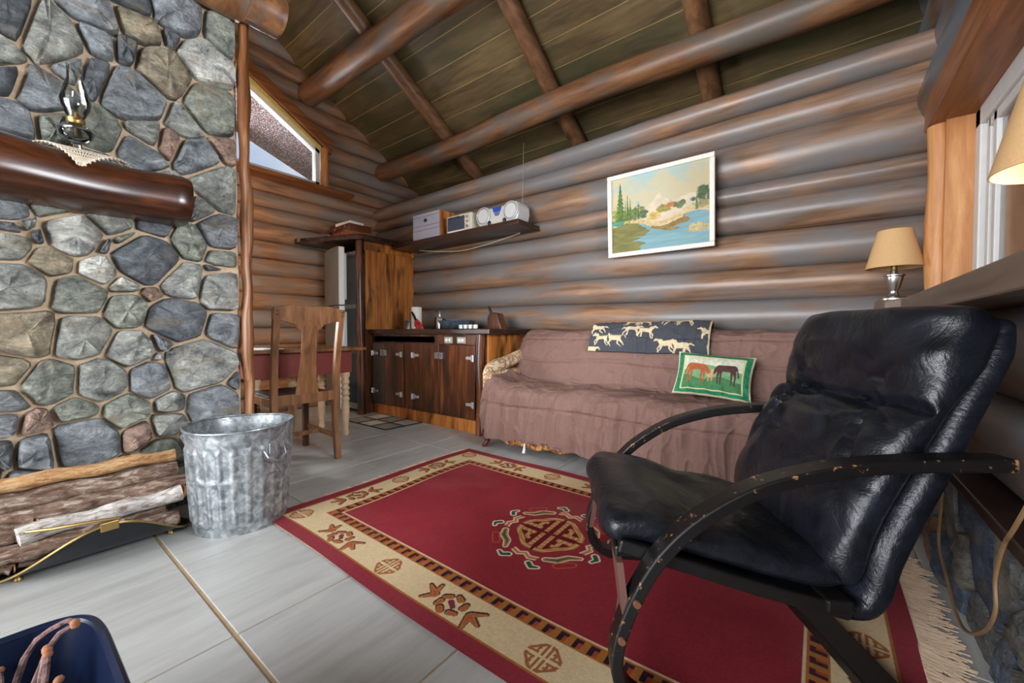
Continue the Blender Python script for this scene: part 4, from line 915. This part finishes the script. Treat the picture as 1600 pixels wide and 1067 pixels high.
n = 20; P1 = [(-.235 + .47 * i / n, 1.075 + .018 * math.sin(PI * i / n) - .012 * math.cos(4 * PI * i / n) * .5) for i in range(n + 1)]
low = [(.235, 1.0), (.21, .995), (.16, .985), (.09, .965), (.07, .93), (-.07, .93), (-.09, .965), (-.16, .985), (-.21, .995), (-.235, 1.0)]
MB().prism(P1 + low, 0, .024, lambda a, b, h: (.295 - .15 * (1.03 - b) + h - .012, a, b)).build('crest_rail', m_oak, DC, False, .003)
spl = [(.062, .96), (.05, .90), (.052, .7), (.066, .56), (.078, .488), (-.078, .488), (-.066, .56), (-.052, .7), (-.05, .90), (-.062, .96)]
MB().prism(spl, 0, .010, lambda a, b, h: (.222 + .085 * max(0, (b - .46) / .6) ** 1.3 + h, a, b)).build('splat', m_oak, DC, False, .002)
MB().box(-.255, .215, -.20, .20, .455, .485).build('seat', m_leather, DC, True, .012)

TA = thing('farm_table', 'small red-painted farm table with oak top and turned cream legs', 'table', (-3.57, 1.57, 0))
MB().box(-.33, .33, -.50, .50, .755, .782).build('table_top', m_oak, TA, False, .004)
for (x0, x1, y0, y1) in [(.225, .25, -.40, .40), (-.25, -.225, -.40, .40), (-.225, .225, .375, .40), (-.225, .225, -.40, -.375)]: MB().box(x0, x1, y0, y1, .56, .755).build('apron', m_redp, TA)
legp = [(.024, 0), (.030, .02), (.022, .06), (.028, .12), (.034, .25), (.028, .30), (.038, .32), (.026, .345), (.038, .37), (.026, .395), (.038, .42), (.026, .445), (.038, .47), (.028, .50), (.040, .53), (.040, .56)]
lm = MB().lathe(legp, 20).mesh('leg', m_cream, True)
for (x, y) in ((.21, -.36), (.21, .36), (-.21, -.36), (-.21, .36), (0, 0)):
    o = bpy.data.objects.new('leg', lm); link(o, TA); o.location = (x, y, 0)
    if x: MB().box(x - .038, x + .038, y - .038, y + .038, .56, .755).build('leg_block', m_cream, TA, False, .003)
bk = MB().box(-.12, .12, -.085, .085, 0, .008).build('booklet', m_paper); bk.location = (-3.40, 1.28, .783); bk.rotation_euler = (0, 0, .3); tag(bk, 'thin pale booklet lying on the red farm table', 'booklet')

# ------------------------------------------------------------------ fridge in its timber enclosure
FR = thing('refrigerator', 'grey-fronted refrigerator standing ajar with glass shelves showing', 'refrigerator', (-4.455, 2.56, 0))
for nm, bx_ in (('side_panel', (-.325, -.29, 0, .62, .03, 1.84)), ('side_panel', (.29, .325, 0, .62, .03, 1.84)), ('top_panel', (-.325, .325, 0, .62, 1.80, 1.84)), ('bottom_panel', (-.325, .325, 0, .62, .03, .10)), ('forward_liner', (-.325, .325, .07, .62, .03, 1.84)), ('divider', (-.29, .29, 0, .16, 1.185, 1.235))): MB().box(*bx_).build(nm, m_white, FR, False, .005)  # inner panel is brought far forward of the true back to catch light
for z_ in (.40, .68, .95, 1.50): s = MB().box(-.288, .288, .01, .08, z_, z_ + .008).build('shelf', glass('shelf_glass', (.85, .92, .92, 1), 2) if 'shelf_glass' not in bpy.data.materials else bpy.data.materials['shelf_glass'], FR); MB().box(-.288, .288, .003, .016, z_ - .01, z_ + .014).build('shelf_edge', m_white, s)
MB().box(.02, .28, .01, .08, .11, .30).build('crisper', bpy.data.materials['shelf_glass'], FR, False, .01)
for nm, z0, z1 in (('freezer_door', 1.215, 1.85), ('fridge_door', .07, 1.20)):
    d = bpy.data.objects.new(nm, None); link(d, FR); d.location = (-.325, -.01, 0); d.rotation_euler = (0, 0, math.radians(-15)); d.empty_display_size = .05
    d2 = MB().box(.0, .63, -.05, .015, z0, z1).build(nm + '_core', m_white, FR, False, .008); d2.location = d.location; d2.rotation_euler = d.rotation_euler
    bpy.data.objects.remove(d); d2.name = nm
    arc = [(.63 * i / 12, -.05 - .035 * math.sin(PI * i / 12) ** .8) for i in range(13)] + [(.63, -.045), (0, -.045)]
    def top(a, h): return h
    MB().prism(arc, z0, z1, lambda a, b, h: (a, b, h)).build('skin', m_fridge, d2, False)
    MB().box(.05, .58, -.005, .05, z0 + .06, z1 - .06).build('door_bin', m_white, d2, False, .01)

EN = thing('fridge_enclosure', 'rustic timber enclosure around the refrigerator with dark slab top and honey-coloured side boards', 'cabinet', (-4.06, 2.52, 0))
log('corner_post', m_dkwood, EN, (-4.065, 2.525, 0), (-4.075, 2.525, 1.925), .046, .042, 16, 14, .006, 1, .06); o = bpy.data.objects['corner_post']; o.location = (-.005, .005, 0)
for k in range(5):
    y0 = .06 + k * .134; MB().box(-.012, .012, y0 + .0012, y0 + .1328, .945 if k >= 0 else 0, 1.83).build('side_board', m_honey, EN, False, .002)
MB().box(-.014, .016, .05, .73, 1.83, 1.925).build('top_rail', m_honey, EN, False, .003)
MB().box(-.012, .010, .05, .73, 0, .94).build('lower_side', m_dkwood, EN)
sp = [(-.80, -.34), (-.72, -.36), (-.60, -.30), (-.30, -.19), (-.10, -.10), (.02, -.075), (.075, -.03), (.085, .05), (.085, .74), (-.80, .74)]
MB().prism(sp, 1.928, 1.985, lambda a, b, h: (a, b, h)).build('top_slab', m_slab, EN, False, .012)
MB().box(-.67, -.62, -.345, -.333, 1.93, 1.98).build('metal_clip', m_steel, EN); LAST[0].rotation_euler = (0, 0, .05)
def suitcase(name, label, cx, cy, z0, w, d, h, mt, rz):
    s = thing(name, label, 'suitcase', (cx, cy, z0), rz)
    MB().box(-w / 2, w / 2, -d / 2, d / 2, 0, h).build('shell', mt, s, True, .012, seg=3)
    for x in (-w * .3, w * .3): MB().box(x - .018, x + .018, -d / 2 - .005, -d / 2 + .002, h * .45, h * .75).build('clasp', m_steel, s)
    MB().tube([(-.05, -d / 2, h * .55), (-.04, -d / 2 - .02, h * .5), (.04, -d / 2 - .02, h * .5), (.05, -d / 2, h * .55)], .006, 8).build('handle', mt, s, True); return s
suitcase('suitcase', 'orange-brown leather suitcase under the smaller case on the slab top', -4.47, 2.66, 1.985, .50, .34, .085, plain('tan_leather', S(150, 78, 42), .45), -.1)
suitcase('suitcase', 'small dark brown suitcase with metal clasps atop the tan case', -4.46, 2.66, 2.071, .40, .28, .085, plain('brown_leather', S(96, 48, 28), .4), -.05)
b = MB().box(-.15, .15, -.09, .09, 0, .05).build('flat_box', m_paper, None, False, .003); b.location = (-4.50, 2.66, 2.157); b.rotation_euler = (0, 0, .05); tag(b, 'pale cream flat box on the stacked suitcases', 'box')

# ------------------------------------------------------------------ kitchen base cabinet
BC = thing('base_cabinet', 'dark-stained plank base cabinet with chrome icebox hinges and four doors', 'cabinet', (-3.2, 2.66, 0)); bx0, by0 = -3.2, 2.66
MB().box(-4.02 - bx0, -2.36 - bx0, .02, .56, .10, .895).build('carcass', m_dkwood, BC)
MB().box(-4.02 - bx0, -2.40 - bx0, .0, .05, 0, .115).build('kickboard', m_honey, BC)
MB().box(-4.02 - bx0, -2.36 - bx0, -.004, .03, .80, .895).build('top_rail', m_dkwood, BC)
for (x0, x1) in ((-3.475, -3.325),): MB().box(x0 - bx0, x1 - bx0, -.002, .03, .115, .80).build('stile', m_dkwood, BC)
mh = MB().box(-.02, .02, -.012, 0, -.028, .028); mh.box(.02, .085, -.010, 0, -.014, .014); mh.tube([(-.012, -.014, -.03), (-.012, -.014, .03)], .010, 8)
hm = mh.mesh('hinge', m_chrome, False, .002)
hd = MB(); hd.box(-.016, -.010, -.02, 0, -.03, .03).box(.010, .016, -.02, 0, -.03, .03).box(-.016, .016, -.022, -.014, -.03, -.02).box(-.016, .016, -.022, -.014, .02, .03)
hdm = hd.mesh('handle', m_chrome)
for (x0, x1, hs, hx, gx, dm) in ((-4.02, -3.80, 1, -4.0, -3.825, plain('grey_door', S(70, 62, 56), .25, 0, .2)), (-3.798, -3.478, -1, -3.50, -3.775, m_dkwood), (-3.32, -2.915, 1, -3.30, -2.945, m_dkwood), (-2.912, -2.45, -1, -2.47, -2.88, m_dkwood)):
    d = MB().box(x0 - bx0 + .002, x1 - bx0 - .002, -.022, .0, .125, .795).build('door', dm, BC, False, .003)
    for z_ in (.68, .26):
        o = bpy.data.objects.new('hinge', hm); link(o, d); o.location = (hx - bx0, -.022, z_); o.scale = (hs, 1, 1)
    o = bpy.data.objects.new('handle', hdm); link(o, d); o.location = (gx - bx0, -.022, .69)
log('end_post', m_dkwood, BC, (-2.395, 2.65, 0), (-2.395, 2.65, .895), .042, .04, 8, 14, .005, 1, .05); bpy.data.objects['end_post'].location = (-2.395 - bx0, -.01, 0)
for k in range(4): MB().box(-2.362 - bx0, -2.34 - bx0, .04 + k * .135, .04 + k * .135 + .133, 0, .895).build('end_board', m_honey, BC, False, .002)
for x in (-2.80, -2.63):
    pt_ = MB().box(x - bx0 - .055, x - bx0 + .055, -.012, -.004, .81, .87).build('outlet', plain('outlet_plate', S(170, 166, 154), .4) if 'outlet_plate' not in bpy.data.materials else bpy.data.materials['outlet_plate'], BC, False, .003)
    for dx in (-.02, .02): MB().lathe([(.016, 0), (.016, .004), (0, .004)], 14).build('socket', m_white, pt_); s = LAST[0]; s.location = (x - bx0 + dx, -.012, .84); s.rotation_euler = (PI / 2, 0, 0)
MB().box(-4.0 - bx0, -3.0 - bx0, -.004, -.001, .81, .87).build('dark_panel', m_black, BC)
ct = MB().box(-4.02, -2.25, 2.60, 3.24, .895, .945).build('countertop', m_slab, None, False, .008); tag(ct, 'thick dark glossy wooden countertop over the base cabinet', 'countertop')
CTZ = .945
c = tag(MB().lathe([(.034, 0), (.036, .01), (.034, .09), (.038, .095), (.038, .10), (.033, .10), (.030, .012), (0, .012)], 20).build('steel_cup', m_steel, None, True, loc=(-3.62, 2.83, CTZ)), 'small brushed steel cup standing by the paper towel', 'cup')
t = thing('paper_towel', 'upright roll of white paper towel on the dark counter', 'paper towel', (-3.52, 2.86, CTZ))
MB().lathe([(.056, .004), (.057, .02), (.057, .235), (.054, .24), (.02, .24), (.02, .20), (0, .20)], 28).build('roll', m_paper, t, True); MB().lathe([(.07, 0), (.07, .006), (0, .006)], 24).build('stand', m_dkwood, t)
t = thing('utensil_cloth', 'red striped dishcloth folded over a dark-handled knife', 'dishcloth', (-3.40, 2.78, CTZ))
def clo(i, j): return (-.055 + .11 * i + .01 * math.sin(j * 9), .02 * math.sin(i * 14) * (1 - j) + .012 * math.sin(j * 5), .11 * (1 - abs(2 * i - 1) * .35) * j + .001)
MB().grid(clo, 26, 14).build('cloth', plain('red_cloth', S(196, 62, 58), .9, 0, .4, 30), t, True)
MB().tube([(-.03, 0, .09), (-.07, .0, .15), (-.10, .0, .185)], [.012, .013, .010], 8).build('knife_handle', m_black, t, True)
t = thing('soap_dispenser', 'brushed steel soap pump bottle beside the enamel basin', 'soap dispenser', (-3.17, 2.88, CTZ))
MB().lathe([(.034, 0), (.036, .01), (.036, .10), (.025, .125), (.012, .13), (.012, .155), (0, .155)], 20).build('bottle', m_steel, t, True)
MB().tube([(0, 0, .15), (0, 0, .185), (-.02, -.0, .19), (-.05, 0, .182)], .006, 8).build('pump', m_steel, t, True)
t = tag(MB().tube(curve_pts([(-3.40, 3.02, CTZ + .13), (-3.33, 3.0, CTZ + .115), (-3.22, 2.98, CTZ + .11), (-3.10, 2.9, CTZ + .09), (-3.02, 2.85, CTZ + .045)], 16), .007, 8).build('faucet_hose', plain('dark_hose', S(60, 52, 46), .4), None, True), 'thin dark faucet hose arching toward the basin', 'hose')
MB().tube([(-3.40, 3.02, CTZ - .0), (-3.40, 3.02, CTZ + .13)], .009, 8).build('hose_stem', m_black, t, True)
def enam():
    m, n, p = new_mat('speckled_enamel', .3); v = coords(n); f = noise(n, v, 130, 2, .6); r = ramp(n, [(.55, S(52, 62, 74)), (.66, S(150, 156, 162))]); n.links.new(f, r.inputs['Fac']); n.links.new(r.outputs[0], p.inputs['Base Color']); return m
t = thing('enamel_basin', 'round speckled blue-grey enamel basin on the counter', 'basin', (-2.92, 2.88, CTZ))
MB().lathe([(.10, 0), (.145, .012), (.172, .05), (.182, .078), (.19, .08), (.184, .086), (.168, .055), (.14, .02), (0, .014)], 40).build('bowl', enam(), t, True)
MB().lathe([(0, .082), (.085, .084), (.088, .088), (0, .090)], 30).build('plate', m_white, t, True); LAST[0].location = (-.06, .03, .004)
cupm = MB().lathe([(.016, 0), (.021, .004), (.023, .038), (.020, .040), (.018, .008), (0, .006)], 16).mesh('egg_cup', m_white, True)
for k in range(4):
    o = bpy.data.objects.new('white_cup', cupm); link(o); o.location = (-2.72 + k * .062, 2.74, CTZ); tag(o, 'tiny white porcelain cup in a row of four beside the basin', 'cup', 'row of tiny white cups')
t = thing('knife_block', 'slanted dark wooden knife block with one black-handled knife', 'knife block', (-2.42, 2.93, CTZ))
MB().prism([(-.09, 0), (.075, 0), (.02, .145), (-.065, .16), (-.095, .10)], -.05, .05, lambda a, b, h: (a, h, b)).build('block', m_dkwood, t, False, .004)
MB().tube([(-.07, 0, .12), (-.10, 0, .18), (-.118, 0, .215)], [.012, .013, .010], 8).build('knife_handle', m_black, t, True)

# ------------------------------------------------------------------ wall shelf and what stands on it
sf = MB().box(-3.93, -2.14, 2.87, 3.235, 1.872, 1.918).build('wall_shelf', m_slab, None, False, .005); tag(sf, 'dark wooden wall shelf above the kitchen counter', 'shelf')
SZ = 1.918
t = thing('drawer_box', 'silver-fronted wooden box of drawers with black knob on the wall shelf', 'drawer box', (-3.41, 3.04, SZ))
MB().box(-.22, .22, -.13, .14, 0, .285).build('case', m_honey, t, False, .004)
mf = plain('silver_front', S(168, 174, 190), .4, .3, .05)
for z0, z1 in ((.005, .10), (.104, .145), (.149, .245), (.249, .28)): MB().box(-.213, .213, -.138, -.13, z0, z1).build('drawer_front', mf, t, False, .002)
MB().lathe([(.018, 0), (.02, .008), (0, .012)], 14).build('knob', m_black, t); k_ = LAST[0]; k_.location = (0, -.138, .20); k_.rotation_euler = (PI / 2, 0, 0)
t = thing('toaster_oven', 'small cream toaster oven with dark glass door on the shelf', 'toaster oven', (-2.93, 3.02, SZ))
MB().box(-.175, .175, -.10, .12, .01, .185).build('housing', plain('cream_plastic', S(216, 208, 188), .4), t, False, .012)
d = MB().box(-.155, .085, -.108, -.10, .03, .165).build('door', plain('oven_glass', S(60, 72, 86), .12), t, False, .003); MB().tube([(-.13, -.115, .15), (-.1, -.13, .155), (.03, -.13, .155), (.06, -.115, .15)], .006, 8).build('handle', m_steel, d, True)
MB().box(.092, .165, -.106, -.10, .02, .17).build('control_panel', plain('panel_cream', S(204, 196, 178), .4), t)
for z_ in (.05, .095, .14): MB().lathe([(.014, 0), (.012, .012), (0, .012)], 12).build('knob', m_steel, t); k_ = LAST[0]; k_.location = (.128, -.106, z_); k_.rotation_euler = (PI / 2, 0, 0)
t = thing('boombox', 'silver portable stereo with two round speakers and raised antenna', 'stereo', (-2.44, 3.02, SZ))
m_silver = plain('silver_plastic', S(206, 206, 204), .35, .2, .04)
bod = [(-.245 + .0, .06), (-.235, .03), (-.20, .008), (.20, .008), (.235, .03), (.25, .09), (.245, .15), (.22, .19), (.15, .20), (.10, .175), (-.10, .175), (-.15, .20), (-.22, .19), (-.247, .15)]
MB().prism(bod, -.08, .10, lambda a, b, h: (a, h, b)).build('housing', m_silver, t, False, .012)
for x in (-.165, .165):
    s = MB().lathe([(.078, 0), (.078, .014), (.07, .018), (.066, .012), (.03, .004), (.014, .012), (0, .014)], 32).build('speaker', plain('speaker_cone', S(112, 112, 106), .5) if 'speaker_cone' not in bpy.data.materials else bpy.data.materials['speaker_cone'], t, True); s.location = (x, -.08, .11); s.rotation_euler = (PI / 2, 0, 0)
    MB().lathe([(.080, .006), (.086, .014), (.078, .02), (.074, .014)], 32).build('speaker_ring', m_silver, s, True)
    MB().lathe([(.02, .0), (.02, .006), (.012, .002), (0, .0)], 14).build('bass_port', m_black, t); k_ = LAST[0]; k_.location = (x * .55, -.084, .035); k_.rotation_euler = (PI / 2, 0, 0)
MB().prism([(-.055, .17), (.055, .17), (.038, .125), (-.038, .125)], -.088, -.078, lambda a, b, h: (a, h, b)).build('display', plain('blue_display', S(40, 70, 150), .25), t)
MB().prism([(-.035, .12), (.035, .12), (.018, .09), (-.018, .09)], -.088, -.078, lambda a, b, h: (a, h, b)).build('control_pad', plain('blue_grey', S(90, 100, 140), .4), t)
MB().box(-.09, .09, -.086, -.078, .02, .03).build('cassette_slot', plain('slot_cream', S(196, 184, 140), .4), t)
MB().tube([(.19, .06, .19), (.205, .06, .76)], [.003, .0015], 6).build('antenna', m_chrome, t)
t = tag(MB().tube(curve_pts([(-3.75, 3.1, 1.868), (-3.5, 3.14, 1.835), (-3.15, 3.16, 1.80), (-2.8, 3.17, 1.82), (-2.5, 3.17, 1.855), (-2.33, 3.15, 1.868)], 26), .004, 6).build('shelf_cord', m_rope, None, True), 'pale electric cord sagging under the wall shelf', 'cord')

# ------------------------------------------------------------------ framed landscape
PT = thing('landscape_painting', 'white-framed landscape painting of a mountain river with autumn trees', 'painting', (-1.01, 3.14, 1.85)); PT.rotation_euler = (math.radians(3), 0, 0)
w, h = .40, .325
for (x0, x1, z0, z1) in ((-w, w, h - .035, h), (-w, w, -h, -h + .035), (-w, -w + .035, -h + .035, h - .035), (w - .035, w, -h + .035, h - .035)):
    f = MB().box(x0, x1, -.028, .0, z0, z1).build('frame_rail', plain('white_frame', S(222, 216, 204), .5, 0, .08, 60) if 'white_frame' not in bpy.data.materials else bpy.data.materials['white_frame'], PT, False, .006)
def paint_col(A, B):
    x, y = A, B; n1 = fbm(x * 7, y * 7, 2); n2 = fbm(x * 40, y * 40, 5); c = np.zeros((len(x), 3))
    sky = lin(186, 184, 160) * (1 - n1)[:, None] + lin(206, 182, 132) * n1[:, None]; blue = np.clip((y - .55) * 2 + (n1 - .45) * 3 - np.abs(x - .38) * 2, 0, 1)[:, None]
    c = sky * (1 - blue) + lin(150, 186, 190) * blue; gr = np.clip((x - .6) * 2.5 * (y > .6), 0, 1)[:, None] * .5; c = c * (1 - gr) + lin(168, 156, 124) * gr
    mt = .56 + .16 * np.clip(1 - np.abs(x - .52) / .12, 0, 1) + .08 * np.clip(1 - np.abs(x - .82) / .2, 0, 1) + .03 * (fbm(x * 20, x * 3, 7) - .5); q = (y < mt) & (y > .3); c[q] = (lin(206, 190, 164) * (.8 + .4 * fbm(x * 18, y * 18, 9))[:, None])[q]
    base = .36 + .05 * np.sin(x * 9)
    q = y < base; wat = lin(120, 158, 164) * (.75 + .5 * fbm(x * 5, y * 40, 6))[:, None]; c[q] = wat[q]
    refl = (y < base) & (x < .22 + .35 * fbm(x * 4, y * 22, 31) - .25 * (.3 - y)) ; c[refl] = (lin(120, 116, 60) * (.5 + .9 * fbm(x * 9, y * 34, 8))[:, None])[refl]
    refl2 = (y < base) & (((x - .62) / .17) ** 2 + ((y - .34) / .12) ** 2 + (fbm(x * 6, y * 40, 33) - .5) * 2 < 1); c[refl2] = (lin(140, 116, 60) * (.5 + .9 * fbm(x * 14, y * 30, 4))[:, None])[refl2]
    bank = (np.abs(y - base - .01 - .03 * (x > .75)) < .03 + .03 * (n2 - .4)); c[bank] = (lin(196, 172, 124) * (.6 + .8 * n2)[:, None])[bank]
    def tree(cx, cy, rx, ry, col, sd):
        d = ((x - cx) / rx) ** 2 + ((y - cy) / ry) ** 2 + (fbm(x * 30, y * 30, sd) - .5) * 2.6; t = np.clip((1 - d) * 2.2, 0, 1)[:, None]; c[:] = c * (1 - t) + lin(*col) * (.45 + 1.1 * fbm(x * 34, y * 34, sd + 1))[:, None] * t
    for a in ((.06, .50, .07, .12, (150, 150, 60), 1), (.16, .48, .08, .10, (176, 160, 80), 2), (.27, .52, .09, .09, (96, 112, 62), 3), (.35, .48, .05, .06, (84, 104, 66), 4), (.06, .40, .07, .05, (70, 140, 120), 5), (.47, .43, .07, .05, (196, 166, 84), 6), (.56, .50, .07, .05, (150, 136, 66), 7), (.64, .53, .06, .05, (172, 112, 62), 8), (.72, .52, .06, .05, (98, 112, 70), 9), (.84, .55, .03, .03, (64, 104, 88), 10), (.96, .60, .08, .10, (72, 92, 56), 11), (.93, .48, .09, .05, (150, 140, 96), 12), (.92, .20, .14, .06, (186, 172, 120), 13)): tree(*a)
    for cx, ht, wd in ((.10, .93, .06), (.18, .78, .018), (.21, .72, .016), (.30, .66, .014), (.155, .70, .014), (.88, .64, .014)):
        zz = np.clip((ht - y) / (ht - .42), 0, 1); q = (y < ht) & (y > .42) & (np.abs(x - cx) < wd * (zz * (.55 + .6 * np.mod(zz * 9, 1)) + .05)); c[q] = (lin(84, 112, 54) * (.4 + 1.2 * n2)[:, None])[q]
    return c
PWd, PHt = (w - .033) * 2, (h - .033) * 2
colour_grid('canvas', lambda a, b: np.stack([(a - .5) * PWd, np.full(len(a), -.014), (b - .5) * PHt], 1), paint_col, 260, 210, printed('canvas_print', .55, .05, 300, .3), PT)
MB().box(-w + .01, w - .01, -.010, .012, -h + .01, h - .01).build('backing', m_dkwood, PT)

# ------------------------------------------------------------------ lamps
def lamp(label, x, y):
    L = thing('table_lamp', label, 'lamp', (x, y, 1.079), 0, 'matching table lamps on the window sill')
    MB().lathe([(.062, 0), (.062, .010), (.050, .018), (.022, .026), (.016, .04), (.018, .05), (.030, .085), (.036, .11), (.036, .12), (.042, .124), (.042, .13), (.016, .136), (.012, .16)], 28).build('base', m_steel, L, True)
    MB().lathe([(.010, .15), (.013, .155), (.013, .18), (.006, .185), (.004, .34), (0, .345)], 14).build('stem', m_brass, L, True)
    s = MB().shell([(.112, .165), (.110, .165), (.109, .166), (.064, .355), (.066, .356), (.068, .355), (.113, .166), (.112, .165)], 40).build('shade', m_shade, L, True)
    m = MB()
    for a in range(3): m.tube([(.005 * math.cos(a * 2.1), .005 * math.sin(a * 2.1), .335), (.065 * math.cos(a * 2.1), .065 * math.sin(a * 2.1), .345)], .0015, 5)
    m.build('shade_spider', m_brass, s); return L
lamp('brushed steel table lamp with tan linen shade in the wall corner', .285, 2.83)
lamp('brushed steel table lamp with tan linen shade in front of the window glass', .385, 1.29)
cp = [px(u, v, 0, .325) for u, v in ((1600, 800), (1570, 850), (1556, 905), (1556, 955), (1540, 985), (1512, 988), (1495, 960), (1480, 905), (1467, 850), (1470, 800), (1473, 765))]
cp = [(.43, cp[0].y - .05, .97)] + [tuple(p) for p in cp] + [(.345, cp[-1].y + .05, .40)]
tag(MB().tube(curve_pts(cp, 60), .0045, 6).build('lamp_cord', m_cordb, None, True), 'brown lamp cord looping down over the stone footing', 'cord')

# kitchen mat
def mat_col(A, B):
    c = np.tile(lin(190, 182, 168), (len(A), 1)); c *= (.7 + .5 * fbm(A * 6, B * 5, 3))[:, None]
    cell = (np.floor(A * 3) + np.floor(B * 2)) % 3; c[cell == 1] *= lin(235, 230, 222) / lin(190, 190, 190); c[cell == 2] *= .72
    for k in (1 / 3, 2 / 3): c[np.abs(A - k) < .02] = lin(52, 48, 46); c[np.abs(A - k + .04) < .006] = lin(60, 56, 52)
    c[np.abs(B - .5) < .03] = lin(52, 48, 46); c[np.abs(B - .42) < .01] = lin(60, 56, 52)
    c[(A < .02) | (A > .98) | (B < .03) | (B > .97)] = lin(56, 50, 46); return c
mo = colour_grid('kitchen_mat', lambda a, b: np.stack([-3.90 + a * .69 + .03 * b, 2.235 + b * .415, .008 + 0 * a], 1), mat_col, 160, 100, printed('mat_weave', .95, .3, 200))
md = mo.modifiers.new('t', 'SOLIDIFY'); md.thickness = .007; md.offset = -1
tag(mo, 'small grey plaid kitchen mat before the base cabinet', 'mat')
